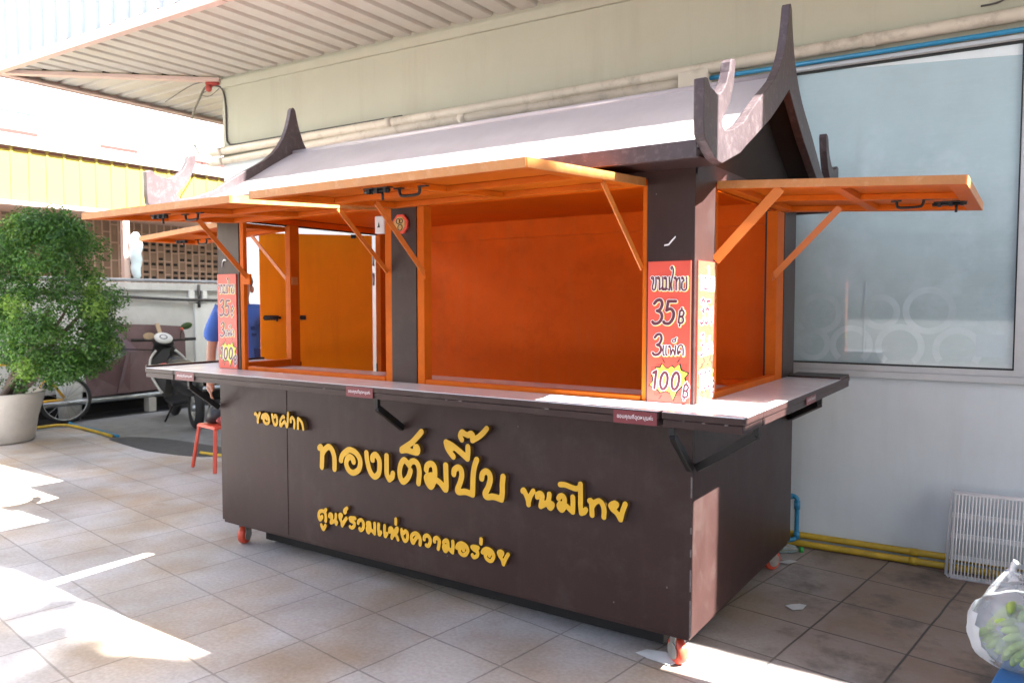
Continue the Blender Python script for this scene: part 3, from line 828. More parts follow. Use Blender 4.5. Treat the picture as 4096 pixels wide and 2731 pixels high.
# upper frame and gable walls (roof underside follows the same curve)
ROOF = smooth_path([(-0.262, 1.998), (-0.12, 2.022), (0.02, 2.053), (0.20, 2.125), (0.38, 2.225), (0.57, 2.345), (0.75, 2.452)], 4)
def roof_z(y):
    y = y if y <= 0.75 else 1.5 - y
    for (a, b), (c, d) in zip(ROOF[:-1], ROOF[1:]):
        if a <= y <= c: return b + (d - b) * (y - a) / (c - a)
    return ROOF[0][1] if y < 0 else ROOF[-1][1]
mb = MB()
mb.box(XL, 0, 0.001, 0.02, 1.926, 2.03)
mb.box(XL, 0, D - 0.02, D, 1.926, 2.03)
ys = [0.02 + (D - 0.04) * i / 24 for i in range(25)]
for x0, x1 in ((-0.020, -0.001), (XL + 0.001, XL + 0.02)):
    mb.prism([(0.02, 1.926), (D - 0.02, 1.926), (D - 0.02, 1.985), (0.02, 1.985)], 'x', x0, x1)
mb.build('header', M['brown'], K)
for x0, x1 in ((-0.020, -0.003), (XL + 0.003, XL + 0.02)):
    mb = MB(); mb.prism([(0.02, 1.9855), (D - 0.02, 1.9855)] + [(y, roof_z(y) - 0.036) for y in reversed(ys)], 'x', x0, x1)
    mb.build('gable_panel', M['shade_black'], K)  # panel coloured black for the deep shade under the roof
mb = MB()
mb.prism([(0.03, 1.90), (D - 0.08, 1.90)] + [(y, min(1.97, roof_z(y) - 0.05)) for y in reversed(ys) if y < D - 0.08], 'x', -0.034, -0.0215)
mb.prism([(0.03, 1.935), (D - 0.08, 1.935)] + [(y, min(1.97, roof_z(y) - 0.05)) for y in reversed(ys) if y < D - 0.08], 'x', XL + 0.0215, XL + 0.034)
mb.box(-2.70, -0.20, 0.0215, 0.05, 1.90, 2.02)
mb.box(XL + 0.04, -0.04, 1.375, 1.393, 1.86, 2.10)
mb.box(XL + 0.04, -0.04, 0.052, 1.374, 1.972, 1.984)
mb.build('header_lining', M['orange'], K)
# orange jambs and rails
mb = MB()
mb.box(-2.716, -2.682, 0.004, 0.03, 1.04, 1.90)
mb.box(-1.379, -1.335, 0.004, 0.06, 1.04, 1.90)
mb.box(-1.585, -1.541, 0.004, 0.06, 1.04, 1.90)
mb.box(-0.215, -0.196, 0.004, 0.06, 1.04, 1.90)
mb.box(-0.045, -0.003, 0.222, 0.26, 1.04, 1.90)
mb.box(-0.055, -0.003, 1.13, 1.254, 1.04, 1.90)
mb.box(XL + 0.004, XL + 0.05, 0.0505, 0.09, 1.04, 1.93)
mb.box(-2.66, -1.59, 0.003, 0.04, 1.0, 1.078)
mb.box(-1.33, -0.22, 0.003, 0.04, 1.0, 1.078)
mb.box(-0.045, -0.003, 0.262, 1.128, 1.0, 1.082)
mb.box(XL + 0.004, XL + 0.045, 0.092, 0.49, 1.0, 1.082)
mb.build('jamb', M['dimmed_orange'], K, bevel=0.003)
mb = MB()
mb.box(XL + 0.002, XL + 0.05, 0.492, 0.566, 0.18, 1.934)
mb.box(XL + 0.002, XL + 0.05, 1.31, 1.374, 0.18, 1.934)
mb.build('door_frame', M['dimmed_orange'], K, bevel=0.003)
mb = MB(); mb.box(XL + 0.05, -0.05, 1.394, 1.41, 0.18, 2.18)
mb.box(XL + 0.05, XL + 0.10, 1.36, 1.3935, 0.18, 1.859)
mb.build('back_panel', M['orange'], K)
mb = MB(); mb.box(-0.028, -0.0195, 0.26, 1.39, 0.18, 1.0); mb.box(XL + 0.05, -0.03, 0.0195, 0.03, 0.18, 1.0)
mb.build('inner_lining', M['orange'], K)
mb = MB()
mb.box(XL + 0.05, -0.046, 0.041, 0.50, 1.028, 1.04)
mb.box(-0.40, -0.046, 0.5005, 0.90, 1.028, 1.04)
mb.build('inner_counter', M['white_lam'], K, bevel=0.002)
mb = MB()
mb.box(-0.40, -0.046, 0.905, 1.35, 0.985, 1.0); mb.box(-0.33, -0.10, 1.30, 1.345, 1.0005, 1.03)
mb.build('shelf', M['orange'], K, bevel=0.002)

# roof shell, eaves, gable boards
prof_top = ROOF + [(1.5 - y, z) for y, z in reversed(ROOF[:-1])]
prof = prof_top + [(y, z - 0.028) for y, z in reversed(prof_top)]
mb = MB(); mb.prism(prof, 'x', -3.118, 0.103)
roof = mb.build('roof', M['roof'], K)
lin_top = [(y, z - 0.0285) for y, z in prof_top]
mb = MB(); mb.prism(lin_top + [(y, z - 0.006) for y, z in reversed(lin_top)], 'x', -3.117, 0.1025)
mb.build('roof_shade_sheet', M['shade_black'], K)  # dark sheet added to stand for shade beneath the roof
for y0, y1 in ((-0.268, -0.240), (1.740, 1.768)):
    mb = MB(); mb.box(-3.117, 0.102, y0, y1, 1.938, 1.9965)
    mb.build('eave_board', M['brown_worn'], K, bevel=0.003)
mb = MB(); mb.box(-3.10, 0.09, -0.238, -0.002, 1.950, 1.960); mb.box(-3.10, 0.09, D + 0.002, 1.738, 1.950, 1.960)
mb.build('eave_soffit', M['brown'], K)
FR = [(-0.115, 1.934), (-0.155, 1.935), (-0.189, 1.943), (-0.244, 1.968), (-0.279, 1.985), (-0.300, 2.005), (-0.305, 2.06), (-0.306, 2.185), (-0.287, 2.192), (-0.267, 2.192), (-0.244, 2.172), (-0.199, 2.165), (-0.172, 2.160),
      (-0.126, 2.180), (-0.080, 2.220), (-0.053, 2.266), (-0.043, 2.303), (-0.028, 2.317), (0.006, 2.323), (0.013, 2.304), (-0.004, 2.233), (-0.048, 2.152), (-0.105, 2.095), (-0.118, 2.080), (-0.115, 2.064), (-0.091, 2.052),
      (-0.003, 2.072), (0.12, 2.122), (0.228, 2.196), (0.343, 2.269), (0.450, 2.330), (0.515, 2.370), (0.575, 2.420), (0.625, 2.475), (0.665, 2.535), (0.697, 2.61), (0.718, 2.680), (0.730, 2.735), (0.743, 2.752)]
IN = [(0.083, 2.001), (0.16, 2.043), (0.257, 2.091), (0.36, 2.145), (0.474, 2.203), (0.57, 2.262), (0.66, 2.320), (0.75, 2.382)]
half = FR
mir = [(1.5 - y, z) for y, z in reversed(FR)]
inn = IN[:-1] + [IN[-1]] + [(1.5 - y, z) for y, z in reversed(IN[:-1])]
def gable(x0, x1):
    b = MB()
    n = len(FR)
    poly = half + mir + list(reversed(inn))
    b.prism(poly, 'x', x0, x1)
    return b.build('gable_board', M['brown_worn'], K, bevel=0.003)
gable(0.1035, 0.140)
gable(-3.155, -3.1185)
mb = MB(); mb.tube([(-3.116, 0.75, 2.452), (0.101, 0.75, 2.452)], 0.016, 8)
mb.build('ridge_cap', M['roof'], K)

# raised letters on the front
for key in ('gift', 'main', 'dessert', 'tagline'):
    st = [(r * (1.08 if key == 'main' else 1.0) / 1000, [(x / 1000, z / 1000) for x, z in p]) for r, p in LETTER_STROKES[key]]
    th = 0.026 if key != 'tagline' else 0.018
    mb = strokes_to_mesh(st, 0.0032 if key != 'main' else 0.0040, -th, -0.0005)
    mb.mi = [1 if max(abs(mb.v[i][1] + th) for i in f_) > 1e-6 else 0 for f_ in mb.f]
    mb.build('raised_lettering', [M['yellow'], M['letter_side']], K, weld=False)

# price signs on the corner posts
def price_sign(place, wscale=1.0):
    """place(u, d, w): metres along the sign, out from the post, up."""
    def put(mbx):
        mbx.v = [place(x * wscale, -y, z) for x, y, z in mbx.v]; return mbx
    b = MB(); b.box(0.0, 0.173, -0.006, -0.0005, 0.0, 0.547)
    s = put(b).build('price_sign', M['sign_red'], K)
    L = MB()
    def layer(mi, mbx):
        base = len(L.v); L.v += mbx.v; L.f += [[i + base for i in f] for f in mbx.f]; L.mi += [mi] * len(mbx.f); L.smooth += [False] * len(mbx.f)
    q = 1e-4
    bp = [(x * q, z * q) for x, z in SIGN_BURST]
    cx = sum(p[0] for p in bp) / len(bp); cz = sum(p[1] for p in bp) / len(bp)
    big = [(cx + (x - cx) * 1.11, cz + (z - cz) * 1.11) for x, z in bp]
    b = MB(); b.prism(big, 'y', -0.0066, -0.0061); layer(2, b)
    b = MB(); b.prism(bp, 'y', -0.0071, -0.0067); layer(1, b)
    b = MB()
    for x, z in SIGN_DOTS:
        x *= q; z *= q
        b.prism([(x + 0.0016 * math.cos(a), z + 0.0016 * math.sin(a)) for a in [k * math.pi / 3 for k in range(6)]], 'y', -0.0066, -0.0061)
    layer(2, b)
    layer(2, strokes_to_mesh([(0.0016, [(x * q, z * q) for x, z in zz]) for zz in SIGN_ZIG], 0.0009, -0.0066, -0.0061))
    for i, key in enumerate(('thai', 'price', 'pack', 'hundred')):
        st = [(r * q, [(x * q, z * q) for x, z in p]) for r, p in SIGN_STROKES[key]]
        if key != 'hundred':
            layer(1, strokes_to_mesh([(r + 0.0032, [(x + 0.0016, z - 0.0016) for x, z in p]) for r, p in st], 0.0016, -0.0074, -0.0061))
        layer(0, strokes_to_mesh([(r + 0.0028, p) for r, p in st], 0.0016, -0.0079, -0.0061))
        layer(3, strokes_to_mesh([(r * 1.12, p) for r, p in st], 0.0013, -0.0083, -0.0062))
    put(L)
    L.build('lettering', [M['sign_white'], M['sign_yellow'], M['sign_black'], M['sign_dark']], s, weld=False)
    return s
price_sign(lambda u, d, w: (-0.186 + u, -d, 1.057 + w))
price_sign(lambda u, d, w: (d, 0.022 + u * 1.09, 1.058 + w))
price_sign(lambda u, d, w: (-2.913 + u, -d, 1.060 + w))

# counter shelves that fold down, with their brackets and stickers
def counter(name_boxes, tops, dark_tops=()):
    b = MB()
    for x0, x1, y0, y1 in name_boxes:
        b.box(x0, x1, y0, y1, 1.031, 1.055)
        b.box(x0 + 0.004, x1 - 0.004, y0 + 0.004, y1 - 0.001, 1.001, 1.0295)
    o = b.build('counter_shelf', M['brown'], K, bevel=0.0025)
    t = MB()
    for x0, x1, y0, y1 in tops: t.box(x0, x1, y0, y1, 1.0555, 1.0580)
    t.build('white_top', M['white_lam'], o)
    return o
cf = counter([(-3.021, -0.042, -0.230, -0.003)], [(-3.020, -0.043, -0.229, -0.004)])
cr = counter([(-0.029, 0.266, -0.230, -0.003), (0.003, 0.266, -0.0025, 1.567)], [(-0.028, 0.265, -0.229, -0.003), (0.004, 0.265, -0.0025, 1.335)])
cl = counter([(-3.31, -3.026, -0.230, -0.003), (-3.31, XL - 0.003, -0.0025, 0.62)], [(-3.296, -3.027, -0.229, -0.003), (-3.296, XL - 0.004, -0.0025, 0.60)])
b = MB(); b.box(-3.310, -3.2965, -0.228, 0.62, 1.0552, 1.070); b.build('raised_rim', M['brown'], cl)
b = MB(); b.box(0.004, 0.262, 1.34, 1.565, 1.0552, 1.066); b.build('raised_rim', M['brown'], cr)

def bracket(parent, p_body, p_out, p_back):
    b = MB()
    b.beam(p_body, p_out, 0.022, 0.030)
    b.beam(p_out, (p_out[0], p_out[1], 1.0005), 0.020, 0.020, up=(1, 0, 0))
    return b.build('bracket', M['iron'], parent, bevel=0.002)
bracket(cf, (-1.471, -0.004, 0.835), (-1.457, -0.19, 0.955), None)
bracket(cl, (XL - 0.004, -0.010, 0.825), (-2.925, -0.19, 0.965), None)
bracket(cr, (-0.006, -0.006, 0.815), (0.006, -0.215, 0.975), None)
bracket(cr, (0.006, 0.03, 0.812), (0.25, -0.03, 0.970), None)
bracket(cr, (0.006, 1.39, 0.835), (0.24, 1.0, 0.970), None)

def sticker(parent, place, w, h, n=1):
    b = MB(); b.box(0, w, -0.0022, -0.0004, 0, h)
    b.v = [place(*v) for v in b.v]
    s = b.build('thanks_sticker', M['maroon'], parent)
    base, bf = text_geo('ขอบคุณที่อุดหนุนค่ะ', 1.0)
    x1 = max(v[0] for v in base)
    k = w * 0.84 / x1
    t = MB(); t.raw([place(w * 0.08 + x * k, -0.0032, h * 0.40 + y * k * 1.1) for x, y in base], bf)
    t.build('lettering', M['sign_white'], s, weld=False)
sticker(cf, lambda x, y, z: (-0.219 + x, -0.2305 + y, 1.004 + z), 0.172, 0.047)
sticker(cf, lambda x, y, z: (-1.618 + x, -0.2305 + y, 1.004 + z), 0.172, 0.047)
sticker(cf, lambda x, y, z: (-2.995 + x, -0.2305 + y, 1.004 + z), 0.172, 0.047)
sticker(cr, lambda x, y, z: (0.2665 - y, 0.62 + x, 1.006 + z), 0.172, 0.034)

# awning flaps
def lerp(a, b, t): return Vector(a) * (1 - t) + Vector(b) * t
def flap(A, B, Co, Do, nx=1, ny=1, fw=0.055):
    """A-B: hinge, Co-Do: outer edge (A..Do, B..Co). Ribbed underside."""
    A, B, Co, Do = map(Vector, (A, B, Co, Do))
    nrm = (B - A).cross(Do - A).normalized()
    if nrm.z < 0: nrm = -nrm
    th, rib = 0.006, 0.024
    b = MB()
    top = [A, B, Co, Do]
    b.raw(top + [p - nrm * th for p in top], [(0, 1, 2, 3), (7, 6, 5, 4), (0, 4, 5, 1), (1, 5, 6, 2), (2, 6, 7, 3), (3, 7, 4, 0)])
    o = b.build('awning_flap', M['dimmed_orange'], K)
    r = MB()
    off = -nrm * (th + rib / 2 + 0.0003)
    def at(u, v): return lerp(lerp(A, B, u), lerp(Do, Co, u), v)
    W = (B - A).length; H = (Do - A).length
    u0 = fw / 2 / W; v0 = fw / 2 / H
    for v in (v0, 1 - v0): r.beam(at(0, v) + off, at(1, v) + off, fw, rib, up=nrm)
    for u in (u0, 1 - u0): r.beam(at(u, 2 * v0 + 0.001) + off, at(u, 1 - 2 * v0 - 0.001) + off, fw, rib, up=nrm)
    for i in range(1, nx + 1):
        u = i / (nx + 1); r.beam(at(u, 2 * v0 + 0.001) + off, at(u, 1 - 2 * v0 - 0.001) + off, fw * 0.85, rib * 0.97, up=nrm)
    for j in range(1, ny + 1):
        v = j / (ny + 1)
        cuts = [2 * u0] + [x for i in range(1, nx + 1) for x in (i / (nx + 1) - fw * .43 / W, i / (nx + 1) + fw * .43 / W)] + [1 - 2 * u0]
        for ua, ub in zip(cuts[0::2], cuts[1::2]):
            r.beam(at(ua + .001, v) + off, at(ub - .001, v) + off, fw * 0.8, rib * 0.97, up=nrm)
    r.build('ribbing', M['dimmed_orange'], o, bevel=0.002)
    e = MB()
    eo = -nrm * ((th + rib) / 2)
    for p, q in ((A, Do), (Do, Co), (Co, B)):
        d = (q - p).normalized(); s = d.cross(nrm).normalized()
        if s.dot((at(.5, .5) - p)) > 0: s = -s
        e.beam(p + eo + s * 0.0022, q + eo + s * 0.0022, 0.003, th + rib + 0.001, up=nrm)
    e.build('edge_strip', M['sky_lit_edge'], o)
    return o, at, nrm, -nrm * (th + rib)
def handle(o, c, dirx, nrm, L=0.115):
    c = Vector(c); d = Vector(dirx).normalized(); n = -Vector(nrm)
    b = MB()
    for s in (-1, 1):
        f = c + d * s * L * 0.5
        b.beam(f + n * 0.003 - d * 0.012, f + n * 0.003 + d * 0.026 * s * 0 + d * 0.026, 0.018, 0.005, up=nrm)
    pts = smooth_path([tuple(c - d * L * .42 + n * .004), tuple(c - d * L * .40 + n * .022), tuple(c - d * L * .28 + n * .030), tuple(c + d * L * .28 + n * .030), tuple(c + d * L * .40 + n * .022), tuple(c + d * L * .42 + n * .004)], 4)
    b.tube(pts, 0.0055, 8)
    return b.build('handle', M['iron'], o)
def latch(o, c, dirx, nrm):
    c = Vector(c); d = Vector(dirx).normalized(); n = -Vector(nrm)
    b = MB()
    b.beam(c - d * .06 + n * .002, c + d * .06 + n * .002, 0.030, 0.004, up=nrm)
    b.tube([c - d * .065 + n * .011, c + d * .055 + n * .011], 0.0065, 8)
    for s in (-.04, 0.0, .04): b.beam(c + d * (s - .006) + n * .011, c + d * (s + .006) + n * .011, .022, .018, up=nrm)
    b.tube([c + d * .02 + n * .012, c + d * .021 + n * .045], 0.005, 8)
    return b.build('latch', M['iron'], o)
def strut(o, p0, p1, w=0.026, t=0.006, upv=(1, 0, 0)):
    b = MB(); b.beam(p0, p1, t, w, up=upv)
    s = b.build('strut', M['strut_orange'], o, bevel=0.001)
    return s
fR, at, nr, un = flap((-1.515, -0.006, 1.927), (-0.203, -0.006, 1.927), (-0.208, -0.845, 1.881), (-1.505, -0.845, 1.881))
latch(fR, at(.47, .90) + un, (1, 0, 0), nr); handle(fR, at(.545, .83) + un, (1, 0, 0), nr)
strut(fR, (-0.218, -0.335, 1.876), (-0.214, -0.004, 1.580), upv=(0, 1, 0)); strut(fR, (-1.300, -0.35, 1.876), (-1.325, -0.004, 1.580), upv=(0, 1, 0))
b = MB(); b.box(-1.352, -1.318, -0.006, 0.003, 1.555, 1.592); b.build('strut_plate', M['dimmed_orange'], fR)
fL, at, nr, un = flap((-2.722, -0.006, 1.925), (-1.600, -0.006, 1.925), (-1.632, -0.838, 1.877), (-2.788, -0.838, 1.877))
latch(fL, at(.40, .86) + un, (1, 0, 0), nr); handle(fL, at(.51, .77) + un, (1, 0, 0), nr)
strut(fL, (-1.612, -0.275, 1.878), (-1.560, -0.004, 1.592), upv=(0, 1, 0)); strut(fL, (-2.565, -0.355, 1.873), (-2.640, -0.004, 1.586), upv=(0, 1, 0))
b = MB(); b.box(-2.672, -2.610, -0.010, 0.003, 1.545, 1.605); b.build('strut_plate', M['dimmed_orange'], fL)
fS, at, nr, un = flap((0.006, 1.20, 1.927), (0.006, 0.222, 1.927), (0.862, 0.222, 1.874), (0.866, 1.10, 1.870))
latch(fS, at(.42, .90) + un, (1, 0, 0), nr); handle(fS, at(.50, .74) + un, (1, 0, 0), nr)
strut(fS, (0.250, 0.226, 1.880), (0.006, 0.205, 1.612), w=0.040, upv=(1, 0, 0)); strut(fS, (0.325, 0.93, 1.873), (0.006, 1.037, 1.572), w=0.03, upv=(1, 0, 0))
b = MB(); b.box(-0.002, 0.006, 1.018, 1.056, 1.552, 1.590); b.build('strut_plate', M['dimmed_orange'], fS)
fW, at, nr, un = flap((XL - 0.006, 0.05, 1.925), (XL - 0.006, 0.50, 1.925), (-3.86, 0.50, 1.878), (-3.88, 0.085, 1.878), nx=0)
latch(fW, at(.45, .80) + un, (1, 0, 0), nr); handle(fW, at(.6, .66) + un, (1, 0, 0), nr)
strut(fW, (-3.19, 0.45, 1.879), (XL - 0.006, 0.51, 1.590), upv=(1, 0, 0))
b = MB(); b.box(XL + 0.05, XL + 0.058, 0.50, 0.545, 1.555, 1.605); b.build('strut_plate', M['sky_lit_edge'], fW)

# door standing open at the far end
Hd = Vector((-2.930, 1.300, 0)); Fd = Vector((-3.42, 0.69, 0)); dd = (Fd - Hd).normalized(); dn = Vector((-dd.y, dd.x, 0))
if dn.y > 0: dn = -dn
def leafpt(t, z, out): return Hd + dd * t + dn * out + Vector((0, 0, z))
b = MB(); b.beam(leafpt(0.004, 1.0625, -0.014), leafpt(0.785, 1.0625, -0.014), 0.026, 1.725, up=(0, 0, 1))
door = b.build('door', M['lit_door_orange'], K, bevel=0.002)
for z in (1.75, 1.61, 0.5):
    b = MB(); b.cyl(leafpt(-0.004, z - 0.045, 0.006), leafpt(-0.004, z + 0.045, 0.006), 0.008, 10)
    b.build('hinge', M['steel'], door)
b = MB()
b.beam(leafpt(.66, 1.335, .003), leafpt(.76, 1.335, .003), .006, .032); b.tube([leafpt(.645, 1.335, .014), leafpt(.765, 1.335, .014)], .008, 8)
b.tube([leafpt(.672, 1.335, .014), leafpt(.672, 1.310, .026)], .006, 8)
b.build('bolt', M['iron'], door)
b = MB(); b.tube([leafpt(.49, 1.335, .014), leafpt(.575, 1.335, .014)], .006, 8); b.beam(leafpt(.475, 1.335, .004), leafpt(.515, 1.335, .004), .012, .032)
b.build('door_handle', M['iron'], door)
b = MB(); b.beam(leafpt(.12, 1.915, .008), leafpt(.155, 1.915, .008), .016, .026); b.build('door_stop', M['iron'], door)

mb = MB(); mb.box(XL + 0.18, -0.18, 0.17, D - 0.12, 0.022, 0.137); mb.box(XL + 0.05, -0.05, 0.05, 0.16, 0.118, 0.1375)
mb.build('under_shade_block', M['shade_black'], K)  # dark blocks added to deepen the shadow under the body
# castors
def caster(x, y, ang):
    d = Vector((math.cos(ang), math.sin(ang), 0)); s = Vector((-d.y, d.x, 0)); c = Vector((x, y, 0.055))
    b = MB(); b.box(x - .04, x + .04, y - .035, y + .035, 0.131, 0.1375)
    for k in (-1, 1):
        p = c + s * k * 0.021
        b.beam(p + Vector((0, 0, .082)), p - Vector((0, 0, .012)), 0.003, 0.044, up=d)
    b.cyl(c - s * .024, c + s * .024, .006, 8)
    b.cyl((x, y, .125), (x, y, .1312), .022, 12)
    for k in (-1, 1): b.cyl(c + s * k * .0225, c + s * k * .0265, .034, 16)
    o = b.build('caster', M['caster_grey'], K)
    w = MB(); w.lathe([(.012, -.019), (.044, -.019), (.0530, -.015), (.055, 0), (.0530, .015), (.044, .019), (.012, .019)], (0, 0, 0), 24, 'y')
    rot = Matrix(((d.x, s.x, 0), (d.y, s.y, 0), (0, 0, 1)))
    w.v = [tuple(c + rot @ Vector(v)) for v in w.v]
    w.build('wheel', M['caster_red'], o)
caster(-0.085, 0.085, R(142)); caster(-2.83, 0.09, R(112)); caster(-0.08, 1.40, R(60)); caster(-2.83, 1.39, R(80))
b = MB(); rnd = random.Random(5)
for z0, z1 in ((.16, .30), (.335, .42), (.47, .50), (.56, .585), (.70, .78)):
    b.box(-.0035 - rnd.uniform(0, .002), .0006, -.0008, .0022, z0, z1)
for x, z in ((-.10, .33), (-.55, .62), (-1.2, .25), (-.33, .22), (-.8, .9), (-.16, 1.86)):
    s_ = rnd.uniform(.0022, .0045); b.box(x, x + s_, -.0007, .001, z, z + s_ * 1.4)
for x in (-2.1, -1.78, -1.02, -.95, -.52, .05, .12, .20):
    s_ = rnd.uniform(.006, .03); b.box(x, x + s_, -.2308, -.2285, 1.0275, 1.0318)
o = b.build('paint_chip', M['chip'], K); o['kind'] = 'stuff'
# scuffs: paint smear and tape left on the posts
b = MB()
b.raw([(-0.124, -0.0012, 1.662), (-0.104, -0.0012, 1.664), (-0.076, -0.0012, 1.694), (-0.078, -0.0012, 1.699), (-0.094, -0.0012, 1.684), (-0.106, -0.0012, 1.670), (-0.122, -0.0012, 1.668)], [(0, 1, 2, 3, 4, 5, 6)])
b.build('paint_smear', M['sign_white'], K)
b = MB(); b.tube(smooth_path([(-2.868, -0.002, 1.648), (-2.866, -0.002, 1.672), (-2.852, -0.002, 1.690), (-2.828, -0.002, 1.686)], 4), 0.004, 6)
b.build('tape_scrap', M['steel'], K)

# things hung on the middle post
P = thing('octagonal_plaque', 'small red octagonal plaque with gold round picture on the middle post', 'plaque', (-1.470, -0.001, 1.82))
b = MB(); b.prism([(-1.470 + .049 * math.cos(R(22.5 + 45 * k)), 1.82 + .049 * math.sin(R(22.5 + 45 * k))) for k in range(8)], 'y', -0.014, -0.0015)
b.build('backing', M['sign_red'], P, bevel=.002)
b = MB(); b.prism([(-1.470 + .036 * math.cos(R(22.5 + 45 * k)), 1.82 + .036 * math.sin(R(22.5 + 45 * k))) for k in range(8)], 'y', -0.0165, -0.0145)
pic = b.build('picture', M['gold'], P)
b = MB()
for cx, cz, r in ((-1.478, 1.833, .012), (-1.460, 1.833, .010), (-1.466, 1.803, .014)):
    b.torus((cx, -0.0172, cz), (0, 1, 0), r, .0022, 16, 6)
b.build('figure', M['sign_black'], pic)
S = thing('switch_box', 'small white box with a black mark, fixed beside the middle post', 'switch box', (-1.635, 0.03, 1.785))
b = MB(); b.box(-1.668, -1.604, 0.02, 0.052, 1.785, 1.872); b.build('casing', M['white_plastic'], S, bevel=.004)
b = MB(); b.box(-1.604, -1.5865, 0.03, 0.045, 1.83, 1.86); b.build('arm', M['white_plastic'], S)
b = MB(); b.prism([(-1.650, 1.815), (-1.632, 1.815), (-1.634, 1.823), (-1.640, 1.842), (-1.645, 1.823)], 'y', 0.0185, 0.0198); b.build('printed_mark', M['sign_black'], S)

# ------------------------------------------------------------------ the shop building behind
O3 = Vector((-0.073, 1.939, 0))
DV = Vector((0.9988, 0.04903, 0)); NV = Vector((-0.04903, 0.9988, 0))
def W(x, y, z): return O3 + DV * x + NV * y + Vector((0, 0, z))
def toW(b):
    b.v = [tuple(W(*v)) for v in b.v]; return b
B = thing('shop_building', 'cream and white shop building with pale corrugated eaves and a frosted window', 'building', tuple(W(-5.12, 0, 0)))
XW0, XW1, XR = -5.12, 9.0, 9.0
wx0, wx1, wz0, wz1 = -0.115, 1.105, 1.045, 2.800
b = MB()
b.box(XW0, wx0, 0, 0.2, 0, 2.77); b.box(wx1, XW1, 0, 0.2, 0, 2.77)
b.box(wx0, wx1, 0, 0.2, 0, wz0)
toW(b).build('wall', M['wall_white'], B)
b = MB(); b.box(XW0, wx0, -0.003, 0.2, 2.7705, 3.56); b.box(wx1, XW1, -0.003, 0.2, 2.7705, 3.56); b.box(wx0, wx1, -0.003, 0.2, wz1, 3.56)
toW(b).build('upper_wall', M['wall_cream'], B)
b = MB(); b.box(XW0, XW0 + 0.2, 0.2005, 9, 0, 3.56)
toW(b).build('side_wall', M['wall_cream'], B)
win = MB()
f = 0.045
win.box(wx0, wx0 + f, -0.012, 0.06, wz0, wz1); win.box(wx1 - f, wx1, -0.012, 0.06, wz0, wz1)
win.box(wx0 + f, wx1 - f, -0.012, 0.06, wz0, wz0 + f); win.box(wx0 + f, wx1 - f, -0.012, 0.06, wz1 - 0.018, wz1)
win.box(wx0 - 0.03, wx1 + 2.0, -0.030, -0.0125, wz0 - 0.025, wz0 + 0.012)
wo = toW(win).build('window', M['alu'], B, bevel=0.002)
b = MB()
e = 0.008
b.box(wx0 + f, wx0 + f + e, -0.004, 0.03, wz0 + f, wz1 - 0.018); b.box(wx1 - f - e, wx1 - f, -0.004, 0.03, wz0 + f, wz1 - 0.018)
b.box(wx0 + f + e, wx1 - f - e, -0.004, 0.03, wz0 + f, wz0 + f + e); b.box(wx0 + f + e, wx1 - f - e, -0.004, 0.03, wz1 - 0.03, wz1 - 0.018)
toW(b).build('seal', M['seal'], wo)
b = MB(); b.box(wx0 + f + e, wx1 - f - e, 0.012, 0.022, wz0 + f + e, wz1 - 0.03)
toW(b).build('pane', M['glass_frost'], wo)
RC = [0]
def ring(cx, cz, r0, r1, a0=0, a1=360):
    b = MB(); n = 28
    for k in range(n):
        t0 = R(a0 + (a1 - a0) * k / n); t1 = R(a0 + (a1 - a0) * (k + 1) / n)
        ps = [(cx + r0 * math.cos(t0), cz + r0 * math.sin(t0)), (cx + r1 * math.cos(t0), cz + r1 * math.sin(t0)), (cx + r1 * math.cos(t1), cz + r1 * math.sin(t1)), (cx + r0 * math.cos(t1), cz + r0 * math.sin(t1))]
        if all(wx0 + f + e < p[0] < wx1 - f - e and wz0 + f + e < p[1] < wz1 for p in ps):
            b.raw([(p[0], 0.0112, p[1]) for p in ps], [(0, 1, 2, 3)])
    b.v = [(x_, y_ - 0.00025 * RC[0], z_) for x_, y_, z_ in b.v]; RC[0] += 1
    toW(b).build('film_ring', M['film_pale'], wo)
for cx, cz, r in ((.06, 1.20, .10), (.27, 1.20, .115), (.52, 1.20, .125), (.80, 1.19, .12), (.10, 1.38, .12), (.42, 1.39, .10), (.66, 1.40, .13)):
    ring(cx, cz, r - .034, r)
b = MB(); b.box(0.335, 0.343, 0.0086, 0.0115, 1.12, 1.56); toW(b).build('film_streak', M['film_pale'], wo)
b = MB()
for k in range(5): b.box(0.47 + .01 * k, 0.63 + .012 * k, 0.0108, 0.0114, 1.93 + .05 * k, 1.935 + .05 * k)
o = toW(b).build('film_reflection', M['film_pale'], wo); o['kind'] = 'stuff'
b = MB(); b.box(0.885, 1.02, 0.0102, 0.0116, 1.155, 1.275); b.box(0.905, 1.0, 0.0095, 0.0101, 1.172, 1.258)
toW(b).build('film_label', M['film_blue'], wo)
b = MB(); b.prism([(0.20, 2.768), (1.05, 2.768), (1.05, 2.712)], 'y', 0.0100, 0.0115); toW(b).build('blind_gap_light', M['wall_white'], wo)  # white wedge paints the bright light at the blind's gap
